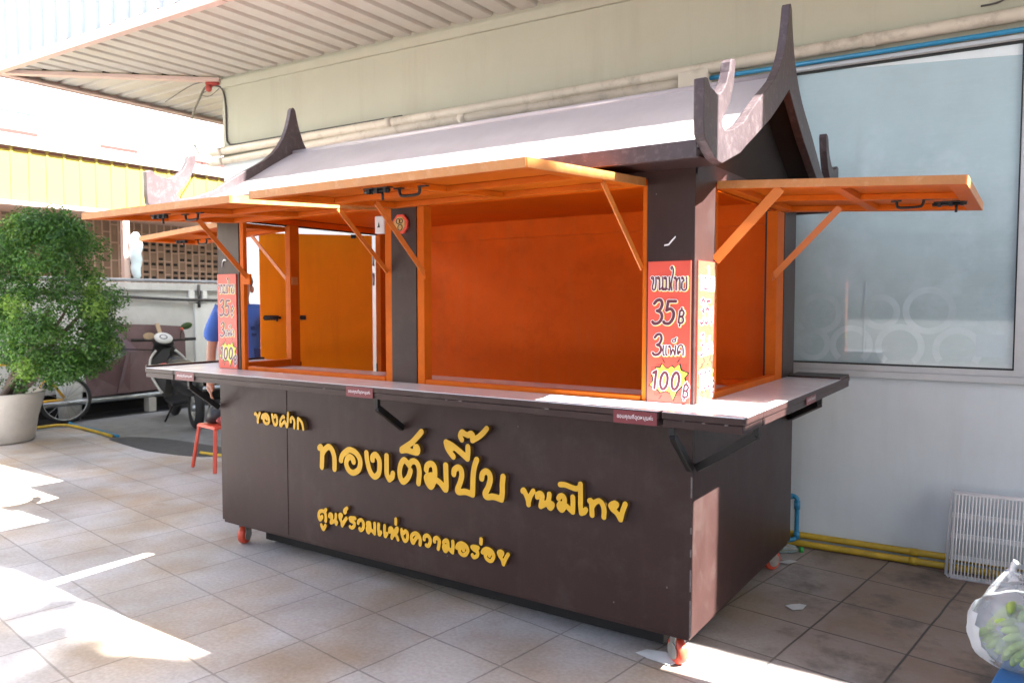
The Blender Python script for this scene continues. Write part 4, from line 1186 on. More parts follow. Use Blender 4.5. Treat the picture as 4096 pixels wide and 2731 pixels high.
# pipes along the wall
def pipe(p, r, m, name='pipe', n=12, parent=None):
    bb = MB(); bb.tube([W(*q) for q in p], r, n); return bb.build(name, m, parent or B)
pipe([(-5.225, -0.045, 2.821), (-2, -0.045, 2.857), (1.1, -0.045, 2.902), (4, -0.045, 2.945)], 0.036, M['pipe_cream'])
pipe([(-5.245, -0.040, 2.727), (-3.3, -0.040, 2.786), (-0.74, -0.040, 2.812)], 0.034, M['pipe_cream'])
for x, zc, r, off_ in ((-5.10, 2.823, .041, -.045), (-3.1, 2.845, .041, -.045), (.335, 2.892, .042, -.045), (-5.10, 2.732, .039, -.040), (-2.4, 2.796, .039, -.040)):
    b = MB(); b.tube([W(x - .03, off_, zc), W(x + .03, off_, zc + .0008)], r, 12); b.build('pipe_joint', M['pipe_cream'], B)
b = MB(); b.box(-0.745, -0.556, -0.085, -0.004, 2.768, 2.868); toW(b).build('junction_box', M['pipe_cream'], B, bevel=.006)
pipe([(-0.556, -0.045, 2.815), (1.2, -0.045, 2.823), (4, -0.045, 2.83)], 0.0135, M['blue_pvc'], 'water_pipe')
b = MB(); b.box(wx0, wx1 + .6, -0.028, -0.0035, 2.785, 2.806); toW(b).build('window_head', M['alu'], B)
pipe(smooth_path([(-5.20, -0.06, 3.43), (-5.11, -0.02, 3.40), (-5.068, -0.012, 3.24), (-5.064, -0.012, 2.97), (-5.04, -0.012, 2.90), (-4.95, -0.012, 2.876), (-4.5, -0.012, 2.880), (-3, -0.012, 2.893)], 6), 0.008, M['cable'], 'cable', 8)
pipe(smooth_path([(0.86, -.01, 2.985), (0.93, -.012, 2.987), (1.0, -.012, 3.005), (1.2, -.012, 3.01), (2.0, -.012, 3.03)], 5), 0.005, M['cable'], 'cable', 8)
b = MB(); b.tube([(-5.30, 1.60, 3.435), (-5.20, 1.66, 3.45)], [.028, .018], 10); b.ball((-5.27, 1.60, 3.40), .03, .03, .035)
b.build('cable_joint', M['red_tape'], B)
b = MB(); b.tube(smooth_path([(-5.24, 1.63, 3.44), (-5.6, 1.75, 3.43), (-7.5, 2.9, 3.47), (-12, 6.2, 3.75), (-24, 14, 5.2)], 5), 0.011, 8)
b.tube(smooth_path([(-5.24, 1.63, 3.45), (-5.5, 1.60, 3.47), (-6.2, 1.75, 3.44)], 5), 0.004, 6)
b.tube(smooth_path([(-5.26, 1.62, 3.40), (-5.38, 1.60, 3.36), (-5.30, 1.63, 3.34), (-5.2, 1.66, 3.40)], 5), 0.003, 6)
b.build('overhead_cable', M['cable'], B)
# the eaves: corrugated soffit, trims and the vertical cladding above
def fy(x): return 0.36 + (x + 6.62) * (0.11 / 3.1) if x < -3.5 else 0.47
def wy(x): return W((x - O3.x) / DV.x, 0, 0).y
def hip_y(x): return 0.36 + (x + 6.62) * (1.33 / 1.45)
ZS = 3.50
def trap(t, pitch, depth, top):
    u = (t / pitch) % 1.0
    if u < 0.66: return 0
    if u < 0.74: return depth * (u - 0.66) / 0.08
    if u < 0.92: return depth
    return depth * (1.0 - u) / 0.08
b = MB()
xs = []
x = -6.62
pit = 0.185
while x < XR:
    for u in (0.0, 0.66, 0.74, 0.92): xs.append(x + u * pit)
    x += pit
for a, c in zip(xs[:-1], xs[1:]):
    za = ZS + trap(a + 6.62 + 1e-6, pit, 0.035, 0); zc = ZS + trap(c + 6.62 + 1e-6, pit, 0.035, 0)
    ya0, yc0 = fy(a) + .004, fy(c) + .004
    ya1 = hip_y(a) if a < -5.17 else wy(a) + .01; yc1 = hip_y(c) if c < -5.17 else wy(c) + .01
    if ya1 <= ya0 + .002 and yc1 <= yc0 + .002: continue
    b.raw([(a, ya0, za), (c, yc0, zc), (c, max(yc1, yc0), zc), (a, max(ya1, ya0), za)], [(0, 1, 2, 3)])
y = 0.40
ysd = []
while y < 9:
    for u in (0.0, 0.66, 0.74, 0.92): ysd.append(y + u * pit)
    y += pit
for a, c in zip(ysd[:-1], ysd[1:]):
    za = ZS + trap(a - .40 + 1e-6, pit, 0.035, 0); zc = ZS + trap(c - .40 + 1e-6, pit, 0.035, 0)
    hx = lambda yy: min(-5.17, -6.62 + (yy - 0.36) * 1.45 / 1.33) if yy < 1.69 else -5.17
    b.raw([(-6.636, a, za), (hx(a), a, za), (hx(c), c, zc), (-6.636, c, zc)], [(0, 1, 2, 3)])
b.build('soffit', M['soffit'], B, weld=False)
b = MB()
b.raw([(-6.64, 0.36, 3.545), (-3.5, 0.475, 3.545), (XR, 0.475, 3.545), (XR, 9, 3.545), (-6.64, 9, 3.545)], [(0, 1, 2, 3, 4)])
b.build('ceiling_shade_sheet', M['shade_black'], B)  # black sheet stands for the darkness above the corrugations
b = MB()
fl = [(-6.66, 0.352), (-3.5, 0.462), (XR, 0.462)]
for (x0, y0), (x1, y1) in zip(fl[:-1], fl[1:]):
    b.beam((x0, y0 - .004, 3.485), (x1, y1 - .004, 3.485), 0.012, 0.075)
    b.beam((x0 + .02, y0 + .035, 3.463), (x1, y1 + .035, 3.463), 0.066, 0.010)
b.beam((-6.655, 0.37, 3.485), (-6.655, 9, 3.485), 0.012, 0.075)
b.beam((-6.615, 0.41, 3.463), (-6.615, 9, 3.463), 0.066, 0.010)
b.beam((-6.60, 0.40, 3.472), (-5.19, 1.665, 3.472), 0.075, 0.03)
b.build('eaves_trim', M['trim'], B)
b = MB(); b.box(XW0 + .02, XW1, -0.03, -0.0035, 3.40, 3.47); toW(b).build('wall_moulding', M['wall_cream'], B)
b = MB()
zt = 5.12
x = -6.66
pts = []
while x < XR:
    for u, d in ((0, 0), (0.34, 0), (0.40, -.022), (0.60, -.022), (0.66, 0)):
        pts.append((x + u * 0.2, d))
    x += 0.2
for (a, da), (c, dc) in zip(pts[:-1], pts[1:]):
    b.raw([(a, fy(a) + da, 3.524), (c, fy(c) + dc, 3.524), (c, fy(c) + dc, zt), (a, fy(a) + da, zt)], [(0, 1, 2, 3)])
y = 0.36
pts = []
while y < 9:
    for u, d in ((0, 0), (0.34, 0), (0.40, -.022), (0.60, -.022), (0.66, 0)):
        pts.append((y + u * 0.2, d))
    y += 0.2
for (a, da), (c, dc) in zip(pts[:-1], pts[1:]):
    b.raw([(-6.66 + da, a, 3.524), (-6.66 + dc, c, 3.524), (-6.66 + dc, c, zt), (-6.66 + da, a, zt)], [(0, 1, 2, 3)])
b.build('cladding', M['clad'], B, weld=False)
b = MB(); b.prism([(-6.67, 0.345), (-3.5, 0.455), (XR, 0.455), (XR, 9), (-6.67, 9)], 'z', zt + .001, zt + .05); b.build('roof', M['clad'], B)
b = MB(); b.box(XR - .02, XR + .02, 0.48, 9, 0, 5.1); b.build('end_wall', M['wall_cream'], B)

# pipes at the foot of the wall
for nm, off, z, lab in (('gas_pipe', -0.024, 0.060, 'upper of two yellow pipes running along the foot of the white wall'), ('gas_pipe', -0.058, 0.020, 'lower of two yellow pipes, lying on the paving along the white wall')):
    b = MB(); b.tube([W(-3.2, off, z), W(0.0, off, z + .003), W(1.3, off, z), W(4, off, z)], 0.0185, 10)
    for xx in (0.62, 2.2): b.tube([W(xx - .02, off, z + .001), W(xx + .02, off, z + .001)], 0.0215, 10)
    o = b.build(nm, M['yellow_pvc']); tag(o, lab, 'pipe', 'yellow pipes at the wall foot')
b = MB()
b.tube([W(*p) for p in smooth_path([(-0.080, -0.06, 0.285), (-0.025, -0.06, 0.300), (0.001, -0.06, 0.290), (0.005, -0.06, 0.262), (0.005, -0.06, 0.10), (0.004, -0.06, 0.065), (-0.010, -0.075, 0.045), (-0.050, -0.10, 0.040)], 6)], 0.0135, 12)
b.tube([W(.005, -.06, .225), W(.005, -.06, .275)], .0175, 12); b.tube([W(.005, -.06, .05), W(.005, -.06, .09)], .0175, 12)
b.tube([W(-.065, -.06, .289), W(-.020, -.06, .299)], .0175, 12)
o = b.build('drain_pipe', M['blue_pvc']); tag(o, 'short upright blue plastic pipe with bends, against the white wall by the kiosk corner', 'pipe')

# white wire rack leaning on the wall
Rk = thing('wire_rack', 'white coated wire rack leaning against the white wall', 'wire rack', (0.72, 1.80, 0))
def rk(u, v, d=0.0): return Vector((0.716 + u + 0.010 * v / .43, 1.792 + u * 0.049 + 0.075 * v / 0.43 - d, 0.006 + v))
b = MB()
for d in (0.0, -0.030):
    u0 = 0.022 if d == 0 else 0.0
    b.tube([rk(u0, 0, d), rk(u0, .43, d), rk(.72, .43, d), rk(.72, 0, d), rk(u0, 0, d)], .0085, 8)
for u, v in ((0.012, 0), (0.012, .43), (.72, 0), (.72, .43)): b.tube([rk(u, v, 0), rk(u, v, -.03)], .005, 6)
b.build('frame', M['white_wire'], Rk)
b = MB()
k = 0.038
while k < .71:
    b.tube([rk(k, .005, .004), rk(k, .425, .004)], .0036, 6); k += .0158
b.build('bar_grid', M['white_wire'], Rk)
b = MB()
for v in (.10, .21, .315): b.beam(rk(.01, v, -.012), rk(.715, v, -.012), .004, .026)
b.build('cross_bar', M['white_wire'], Rk)

# litter
Bt = thing('crushed_bottle', 'crushed clear plastic bottle with a green cap on the paving by the blue pipe', 'bottle', (-0.07, 1.72, 0))
b = MB(); b.tube([(-0.13, 1.70, .03), (-.10, 1.705, .032), (-.06, 1.722, .03), (-.035, 1.732, .030), (-.018, 1.738, .029)], [.024, .030, .026, .02, .012], 12)
b.build('bottle_body', M['bottle'], Bt)
b = MB(); b.cyl((-.016, 1.739, .029), (.006, 1.747, .028), .0165, 14); b.build('cap', M['green_cap'], Bt)
def scrap(name, c, pts, m, lab, cat):
    b = MB(); n = len(pts)
    vs = [(c[0] + x, c[1] + y, 0.003 + h) for x, y, h in pts] + [(c[0] + x, c[1] + y, 0.0045 + h) for x, y, h in pts]
    b.raw(vs, [tuple(range(n)), tuple(reversed(range(n, 2 * n)))] + [(i, (i + 1) % n, (i + 1) % n + n, i + n) for i in range(n)])
    o = b.build(name, m); tag(o, lab, cat)
scrap('paper_scrap', (0.165, 0.931), [(-.045, -.01, 0), (.0, -.05, .002), (.04, -.03, .008), (.045, .02, .012), (.01, .035, .006), (-.02, .02, .002)], M['paper'], 'small white paper scrap lying on a brown paving tile right of the kiosk', 'paper')
scrap('paper_scrap', (-0.03, 1.545), [(-.045, -.02, 0), (.02, -.04, .01), (.05, .01, .016), (.0, .04, .006)], M['paper'], 'crumpled white scrap behind the rear caster of the kiosk', 'paper')
scrap('plastic_wrapper', (-0.17, 0.09), [(-.09, -.02, 0), (-.03, -.045, .003), (.07, -.055, .002), (.10, .0, .006), (.02, .03, .012), (-.06, .025, .004)], M['paper'], 'flattened pale plastic wrapper beside the red front caster of the kiosk', 'wrapper')

# bananas in a bag on a blue stool
St = thing('blue_stool', 'bright blue plastic stool carrying the bag of green bananas', 'stool', (1.155, -0.035, 0))
b = MB()
c0 = Vector((1.155, -0.035, 0)); ang = R(-8)
ux = Vector((math.cos(ang), math.sin(ang), 0)); uy = Vector((-ux.y, ux.x, 0))
def sq(h, z): return [tuple(c0 + ux * sx * h + uy * sy * h + Vector((0, 0, z))) for sx, sy in ((-1, -1), (1, -1), (1, 1), (-1, 1))]
vs = sq(.165, .262) + sq(.160, .297); b.raw(vs, [(3, 2, 1, 0), (4, 5, 6, 7), (0, 1, 5, 4), (1, 2, 6, 5), (2, 3, 7, 6), (3, 0, 4, 7)])
b.build('seat', M['blue_plastic'], St, bevel=.008, seg=3)
for sx, sy in ((-1, -1), (1, -1), (1, 1), (-1, 1)):
    b = MB(); b.beam(c0 + ux * sx * .135 + uy * sy * .135 + Vector((0, 0, .262)), c0 + ux * sx * .165 + uy * sy * .165 + Vector((0, 0, .002)), .035, .035)
    b.build('leg', M['blue_plastic'], St, bevel=.005)
bag_c = Vector((1.075, 0.055, 0.424))
Bg = thing('plastic_bag', 'clear knotted plastic bag full of green bananas on the blue stool', 'plastic bag', (1.075, 0.055, 0.298))
def blob(c, rx, ry, rz, seed, amp, n=26, m=18, squash=0.0):
    rnd = random.Random(seed); ph = [(rnd.uniform(1, 5), rnd.uniform(1, 5), rnd.uniform(0, 6.3), rnd.uniform(0, 6.3)) for _ in range(5)]
    b = MB(); vs = []; fs = []
    for i in range(m + 1):
        th = math.pi * i / m
        for k in range(n):
            a = 2 * math.pi * k / n
            s = 1 + amp * sum(math.sin(p[0] * a * (1 if False else round(p[0]) / p[0]) + p[2]) * math.sin(p[1] * th + p[3]) for p in ph) / 2.2
            x = rx * s * math.sin(th) * math.cos(a); y = ry * s * math.sin(th) * math.sin(a); z = rz * s * math.cos(th)
            z = max(z, -rz * (1 - squash))
            vs.append((c[0] + x, c[1] + y, c[2] + z))
    for i in range(m):
        for k in range(n):
            fs.append((i * n + k, (i + 1) * n + k, (i + 1) * n + (k + 1) % n, i * n + (k + 1) % n))
    b.raw(vs, fs, True); return b
film = blob(bag_c + Vector((.012, .0, .004)), .172, .160, .130, 5, .06, 44, 28, squash=.04)
def pinch(v):
    d = Vector(v) - (bag_c + Vector((.012, .0, .004)))
    t = max(0.0, d.z / .13)
    f_ = 1 - .62 * t ** 2.6
    az_ = math.atan2(d.y, d.x)
    cr = 1 + .05 * abs(math.sin(5.5 * az_ + 16 * d.z)) + .045 * abs(math.sin(8 * az_ - 31 * d.z)) - .05
    top = Vector((-.055, .10, 0)) * t * t
    return tuple(bag_c + Vector((.012, .0, .004)) + Vector((d.x * f_ * cr, d.y * f_ * cr, d.z * (1.0 + .12 * t))) + top)
film.v = [pinch(v) for v in film.v]
fold = MB(); fc_ = bag_c + Vector((.012, 0, .004))
keep = []
for f_ in film.f:
    m_ = sum((Vector(film.v[i]) for i in f_), Vector()) / len(f_) - fc_
    if m_.x * .80 - m_.y * .10 + .35 * m_.z < -.098 and m_.z > -.115: keep.append(f_)
vs_ = [tuple(fc_ + (Vector(v) - fc_) * (1.03 + .02 * math.sin(40 * v[2] + 25 * v[1]))) for v in film.v]
fold.raw(vs_, keep, True)
film.build('bag_film', M['film'], Bg)
fo = fold.build('bag_fold', M['film_white'], Bg)
bm = bmesh.new(); bm.from_mesh(fo.data); bmesh.ops.delete(bm, geom=[v for v in bm.verts if not v.link_faces], context='VERTS'); bm.to_mesh(fo.data); bm.free()
b = MB(); b.tube(smooth_path([tuple(bag_c + Vector((-.04, .10, .115))), tuple(bag_c + Vector((-.046, .11, .140))), tuple(bag_c + Vector((-.042, .112, .165))), tuple(bag_c + Vector((-.034, .112, .180)))], 4), [.030] + [.014] * 5 + [.011] * 3 + [.013] * 4, 8)
b.build('knot', M['white_plastic'], Bg)
def bananas(name, base, axis, fan, n, L, label):
    t = thing(name, label, 'bananas', tuple(base), 'banana hands in the bag')
    base = Vector(base); ax = Vector(axis).normalized(); fn = Vector(fan).normalized(); up = ax.cross(fn).normalized()
    if up.z < 0: up = -up
    for i in range(n):
        u = (i / (n - 1) - .5)
        d = (ax + fn * u * .75).normalized()
        k_ = random.Random(i * 7 + n).uniform(.9, 1.1)
        p = smooth_path([tuple(base + fn * u * .075 + d * (L * k_ * s) + up * (.022 * math.sin(math.pi * min(1, s * 1.05)))) for s in (0, .12, .25, .45, .65, .85, 1.0)], 3)
        rr_ = [float(np.interp(q / (len(p) - 1), [0, .1, .2, .45, .7, .88, 1], [.005, .007, .0115, .0142, .0138, .0095, .0035])) for q in range(len(p))]
        b = MB(); b.tube(p, rr_, 10)
        b.build('banana', M['banana'], t)
    b = MB(); b.ball(tuple(base), .026, .020, .016); b.build('stem', M['banana_tip'], t)
bananas('banana_hand', Vector((1.050, .050, .462)), (-.60, -.62, -.12), (-.5, .35, -.75), 6, .082, 'pale green banana hand at the upper left of the clear bag')
bananas('banana_hand', Vector((1.065, .000, .420)), (-.50, -.80, -.05), (.5, -.2, -.8), 6, .080, 'yellow-green banana hand in the middle of the clear bag')
bananas('banana_hand', Vector((1.030, .035, .372)), (-.55, -.72, -.02), (.7, -.5, -.3), 6, .078, 'green banana hand lowest at the left of the clear bag')
bananas('banana_hand', Vector((1.095, -.010, .366)), (-.2, -.9, .0), (.9, -.1, -.2), 5, .075, 'green banana hand lowest at the right of the clear bag')
bananas('banana_hand', Vector((1.110, .050, .470)), (-.25, -.85, .1), (.9, -.2, .2), 6, .080, 'darker green banana hand at the top of the clear bag')

# ------------------------------------------------------------------ left: plant, wall, bicycle, scooter, person
Pt = thing('potted_fig', 'round-headed bushy fig tree in a pale concrete pot', 'potted tree', (-7.80, 0.80, 0))
b = MB(); b.lathe([(0, .002), (.30, .002), (.325, .02), (.36, .25), (.425, .47), (.435, .505), (.43, .515), (.405, .515), (.395, .48), (.385, .44), (0, .44)], (-7.80, .80, 0), 40)
b.build('pot', M['concrete'], Pt)
b = MB(); b.lathe([(0, .455), (.38, .452)], (-7.80, .80, 0), 24); b.build('soil', M['soil'], Pt)
RT = Vector((.829, .56, 0))
def pp(r, z, dpt=0): return Vector((-7.80, .80, z)) + RT * r + Vector((-.56, .829, 0)) * dpt
b = MB()
for pts, rs in (([pp(.02, .44), pp(.03, .7), pp(.12, .95, .05), pp(.22, 1.15, .05), pp(.3, 1.4)], [.055, .045, .038, .03, .01]),
                ([pp(.10, .44, .05), pp(.16, .7, .05), pp(.17, .98, 0), pp(.08, 1.15, -.05), pp(.0, 1.4, -.1)], [.05, .04, .033, .024, .01]),
                ([pp(.0, .44, -.05), pp(.13, .72, -.1), pp(.22, 1.0, -.12), pp(.40, 1.2, -.05), pp(.5, 1.4, .0)], [.035, .03, .026, .02, .008]),
                ([pp(.14, .44, -.02), pp(.32, .66, -.1), pp(.52, .88, -.12), pp(.8, 1.1, -.1)], [.025, .02, .017, .008]),
                ([pp(.05, .44, .1), pp(.08, .8, .2), pp(.3, 1.2, .4), pp(.5, 1.5, .5)], [.03, .025, .02, .008])):
    pts = [p + RT * (.20 * min(1, (p.z - .44) / .5) + .06) for p in pts]
    sp = smooth_path([tuple(p) for p in pts], 5)
    rr = [np.interp(i / (len(sp) - 1) * (len(rs) - 1), range(len(rs)), rs) for i in range(len(sp))]
    b.tube(sp, [float(r) for r in rr], 8)
b.build('trunk', M['bark'], Pt)
def leaf_cloud(mb, centers, per, spread, size, rnd):
    for c, s in centers:
        for _ in range(int(per * s * s)):
            d = Vector((rnd.gauss(0, 1), rnd.gauss(0, 1), rnd.gauss(0, 1)))
            d = d.normalized() * spread * s * (rnd.random() ** .45)
            p = Vector(c) + d
            nrm = (d.normalized() * .9 + Vector((rnd.gauss(0, .55), rnd.gauss(0, .55), rnd.gauss(0, .55) + .45))).normalized()
            t = nrm.orthogonal().normalized(); t.rotate(Matrix.Rotation(rnd.uniform(0, 6.28), 3, nrm)); q = nrm.cross(t)
            L = size * rnd.uniform(.7, 1.3); w = L * .48
            mb.raw([p - t * L * .5, p - t * L * .05 + q * w * .5 + nrm * L * .07, p + t * L * .5 - nrm * L * .05, p - t * L * .05 - q * w * .5 + nrm * L * .07], [(0, 1, 2, 3)])
rnd = random.Random(4)
cent = []; cent2 = []
for _ in range(190):
    z = rnd.uniform(.72, 2.30)
    prof_r = np.interp(z, [.68, .85, 1.05, 1.3, 1.6, 1.9, 2.15, 2.33], [.36, .55, .73, .79, .75, .63, .43, .16])
    a = rnd.uniform(0, 6.283); rr = prof_r * rnd.uniform(.62, 1.0) - .07
    ctr = pp(.57 + .07 * (1.6 - z) * .6, z)
    c = ctr + Vector((math.cos(a), math.sin(a), 0)) * max(rr, .02)
    (cent2 if rnd.random() < .13 else cent).append((c, rnd.uniform(.75, 1.15)))
for r_, z_, d_ in ((-.05, .60, .1), (.22, .62, -.15), (-.22, .68, .0), (.45, .80, .15), (.35, .60, .1), (-.18, .85, .2), (.7, .78, .2)):
    cent.append((pp(r_ + .15, z_, d_), .75))
b = MB(); leaf_cloud(b, cent, 270, .165, .038, rnd); b.build('crown', M['leaf'], Pt, weld=False)
b = MB(); leaf_cloud(b, cent2, 190, .13, .038, rnd); b.build('young_leaves', M['leaf_light'], Pt, weld=False)

CW = thing('compound_wall', 'old white plastered boundary wall with a ledge and a brighter pillar', 'wall', (-8.95, 3.0, 0))
b = MB(); b.box(-9.10, -8.90, -6, 9, .30, 1.50); b.box(-9.10, -8.93, -6, 9, 1.5005, 1.60); b.box(-9.10, -8.885, -6, 9, 1.6005, 1.70)
b.build('wall', M['old_wall'], CW, bevel=.004)
b = MB(); b.box(-8.8995, -8.86, 3.80, 4.9, .30, 1.42); b.box(-8.8995, -8.86, 3.72, 3.80, 1.43, 1.5995); b.box(-8.8995, -8.86, 3.93, 4.0, 1.43, 1.5995); b.build('pillar', M['old_pillar'], CW, bevel=.003)
b = MB(); b.box(-9.10, -9.0, -6, 9, -.05, .2995); b.box(-9.0, -8.5, -6, 9, -.05, -.002); b.build('drain_recess', M['shade_black'], CW)  # black faces stand for shade in the recess below the wall
b = MB(); b.tube([(-8.92, -6, 1.735), (-8.92, 9, 1.735)], .022, 10)
for y in (-1, 1.2, 3.85, 6): b.cyl((-8.92, y, 1.69), (-8.92, y, 1.735), .015, 8)
b.build('rail', M['grey_rail'], CW)
b = MB(); b.tube([(-8.62, -6, .215), (-8.62, 9, .215)], .036, 12)
o = b.build('steel_pipe', M['steel']); tag(o, 'long galvanised steel pipe running low along the white boundary wall', 'pipe')
b = MB()
for y in (-2.5, .2, 2.9, 5.5): b.box(-8.68, -8.56, y, y + .10, -.004, .178)
o = b.build('concrete_block', M['concrete']); tag(o, 'low concrete blocks propping up the galvanised steel pipe', 'concrete blocks', kind='stuff')
b = MB(); b.tube(smooth_path([(-8.86, -4, 1.60), (-8.86, 1.0, 1.57), (-8.86, 2.66, 1.515), (-8.86, 3.4, 1.48), (-8.84, 3.86, 1.47), (-8.86, 4.6, 1.47), (-8.86, 8, 1.52)], 6), .020, 10)
for y in (.0, 3.86, 6.0): b.cyl((-8.905, y, 1.42 if y > 3 else 1.575), (-8.83, y, 1.42 if y > 3 else 1.575), .016, 8)
b.cyl((-8.85, 3.86, 1.36), (-8.85, 3.86, 1.69), .020, 8)
o = b.build('thick_cable', M['cable']); tag(o, 'thick black cable slung along the white boundary wall', 'cable')

def sheet(name, pts, lab):
    """leaning crumpled sheet: (x, y, z) rim points and one raised inner fold point."""
    b = MB(); n = len(pts) - 1
    th = Vector((-.006, 0, 0))
    vs = [Vector(p) for p in pts] + [Vector(p) + th for p in pts]
    fs = [(i, (i + 1) % n, n) for i in range(n)] + [((i + 1) % n + n + 1, i + n + 1, n + n + 1) for i in range(n)]
    fs += [(i, i + n + 1, (i + 1) % n + n + 1, (i + 1) % n) for i in range(n)]
    b.raw(vs, fs); o = b.build(name, M['sheet_brown']); tag(o, lab, 'metal sheet', 'brown sheets leaning on the boundary wall'); return o
s1 = sheet('metal_sheet', [(-8.57, 2.48, .275), (-8.67, 2.68, .80), (-8.87, 2.60, 1.155), (-8.875, 3.20, 1.13), (-8.87, 3.60, 1.10), (-8.84, 3.62, .98), (-8.62, 3.50, .275), (-8.76, 2.90, .78)], 'large creased brown metal sheet with a cream oval, leaning on the boundary wall')
b = MB(); b.raw([(-8.795 + .002, 3.06 + .085 * math.cos(t), .985 + .045 * math.sin(t)) for t in [k * math.pi / 8 for k in range(16)]] + [(-8.80 + .002, 3.06 + .085 * math.cos(t), .985 + .045 * math.sin(t)) for t in [k * math.pi / 8 for k in range(16)]], [tuple(range(16)), tuple(range(31, 15, -1))] + [(k, (k + 1) % 16, (k + 1) % 16 + 16, k + 16) for k in range(16)])
b.build('oval_patch', M['wood'], s1)
sheet('metal_sheet', [(-8.58, 2.14, .27), (-8.70, 2.14, .58), (-8.70, 2.40, .645), (-8.69, 2.74, .78), (-8.58, 2.66, .27), (-8.66, 2.35, .45)], 'small dark brown sheet standing beside the bicycle wheel')
b = MB(); b.beam((-8.80, 3.18, 1.15), (-8.56, 3.33, .255), .055, .012, up=(1, 0, 0)); o = b.build('wooden_batten', M['wood']); tag(o, 'thin pale wooden batten leaning across the brown metal sheet', 'batten')
b = MB(); b.lathe([(0, .0), (.12, .0), (.15, .42), (.155, .56), (.14, .56), (.13, .5), (0, .48)], (-8.74, 1.98, -.002), 20)
o = b.build('white_bucket', M['old_pillar']); tag(o, 'tall white tub standing behind the bicycle wheel', 'tub')

# bicycle parked along the wall
Bk = thing('bicycle', 'yellow bicycle parked along the boundary wall, half hidden by the potted fig', 'bicycle', (-8.50, 1.3, 0))
hb = Vector((-.17, -.985, 0)).normalized(); lean = Vector((-.985, .17, 0)) * .06
def bk(s, z): return Vector((-8.44, 1.79, 0)) + hb * s + Vector((0, 0, z)) + lean * z
def wheel(s):
    c = bk(s, .285); ax = hb.cross(Vector((0, 0, 1)) + lean).normalized()
    b = MB(); b.torus(c, ax, .246, .008, 32, 6); b.cyl(c - ax * .04, c + ax * .04, .02, 10)
    up = (Vector((0, 0, 1)) + lean).normalized()
    for k in range(18):
        a = 2 * math.pi * k / 18; d = hb * math.cos(a) + up * math.sin(a)
        b.tube([c + ax * (.02 if k % 2 else -.02), c + d * .245], .0028, 4, False)
    o = b.build('wheel', M['steel'], Bk)
    b = MB(); b.torus(c, ax, .266, .023, 36, 8); b.build('tyre', M['rubber'], o)
wheel(0); wheel(1.02)
b = MB()
bb, seat, head, headb = bk(.42, .27), bk(.28, .72), bk(.84, .74), bk(.87, .58)
for p, q in ((bk(0, .285), seat), (bk(0, .285), bb), (bb, seat), (bb, headb), (seat, head), (head, headb), (headb, bk(1.02, .285)), (seat, bk(.25, .82))):
    b.tube([p, q], .016, 8)
b.build('frame', M['bike_yellow'], Bk)
b = MB()
cc = bk(0, .285)
arc = [cc + hb * .315 * math.cos(t) + Vector((0, 0, 1)) * .315 * math.sin(t) for t in [R(a) for a in range(-25, 120, 12)]]
for p, q in zip(arc[:-1], arc[1:]): b.beam(p, q, .055, .006, up=(p - cc))
b.build('mudguard', M['bike_yellow'], Bk)
b = MB(); b.ball(bk(.24, .85), .06, .13, .035); b.build('saddle', M['black_plastic'], Bk)
b = MB(); sd = Vector((.985, -.17, 0)); b.tube([bk(.86, .96) - sd * .26, bk(.82, .98), bk(.86, .96) + sd * .26], .012, 8); b.tube([head, bk(.82, .98)], .013, 8); b.build('handlebar', M['steel'], Bk)

# scooter
Sc = thing('motor_scooter', 'black and white step-through motor scooter leaning on its stand by the boundary wall', 'motor scooter', (-7.3, 2.9, 0))
fw = Vector((-.93, .37, 0)).normalized(); sdv = Vector((fw.y, -fw.x, 0)); tl = Vector((0, 0, 1)) - sdv * .20
tl.normalize()
def sc(f_, s_, z_): return Vector((-7.80, 2.88, 0)) + fw * f_ + sdv * s_ + tl * z_
def scwheel(f_):
    c = sc(f_, 0, .25); ax = sdv
    b = MB(); b.torus(c, ax, .15, .03, 24, 8); b.cyl(c - ax * .05, c + ax * .05, .05, 12)
    for k in range(5):
        a = 2 * math.pi * k / 5; b.beam(c, c + (fw * math.cos(a) + tl * math.sin(a)) * .15, .03, .02)
    o = b.build('wheel', M['steel'], Sc)
    b = MB(); b.torus(c, ax, .20, .05, 28, 10); b.build('tyre', M['rubber'], o)
scwheel(.18); scwheel(-1.05)
b = MB()
b.raw([sc(.06, -.10, .98), sc(.06, .10, .98), sc(.10, .20, .72), sc(.06, .23, .45), sc(-.02, .16, .26), sc(-.02, -.16, .26), sc(.06, -.23, .45), sc(.10, -.20, .72),
       sc(.16, -.07, .98), sc(.16, .07, .98), sc(.22, .13, .72), sc(.20, .15, .45), sc(.06, .10, .26), sc(.06, -.10, .26), sc(.20, -.15, .45), sc(.22, -.13, .72)],
      [tuple(range(8)), tuple(range(15, 7, -1))] + [(i, (i + 1) % 8, (i + 1) % 8 + 8, i + 8) for i in range(8)])
b.build('leg_shield', M['black_plastic'], Sc, bevel=.01)
for s_ in (-1, 1):
    b = MB(); b.tube(smooth_path([tuple(sc(.02, s_ * .11, .86)), tuple(sc(.03, s_ * .20, .74)), tuple(sc(.0, s_ * .235, .55)), tuple(sc(-.05, s_ * .17, .32))], 5), [.014] * 15 + [.02], 8)
    b.build('shield_edge', M['white_plastic'], Sc)
b = MB(); b.ball((0, 0, 0), .13, .10, .085); b.v = [tuple(sc(.03 + v[1], v[0], .97 + v[2])) for v in b.v]; b.build('handlebar_cowl', M['black_plastic'], Sc)
b = MB(); b.lathe([(0, .02), (.075, .018), (.105, .0), (.10, -.02)], (0, 0, 0), 20); b.v = [tuple(sc(-.035 + v[1] * .5 - v[2] * .8, v[0], 1.02 + v[1] * .62 + v[2] * .6)) for v in b.v]
g = b.build('gauge', M['white_plastic'], Sc)
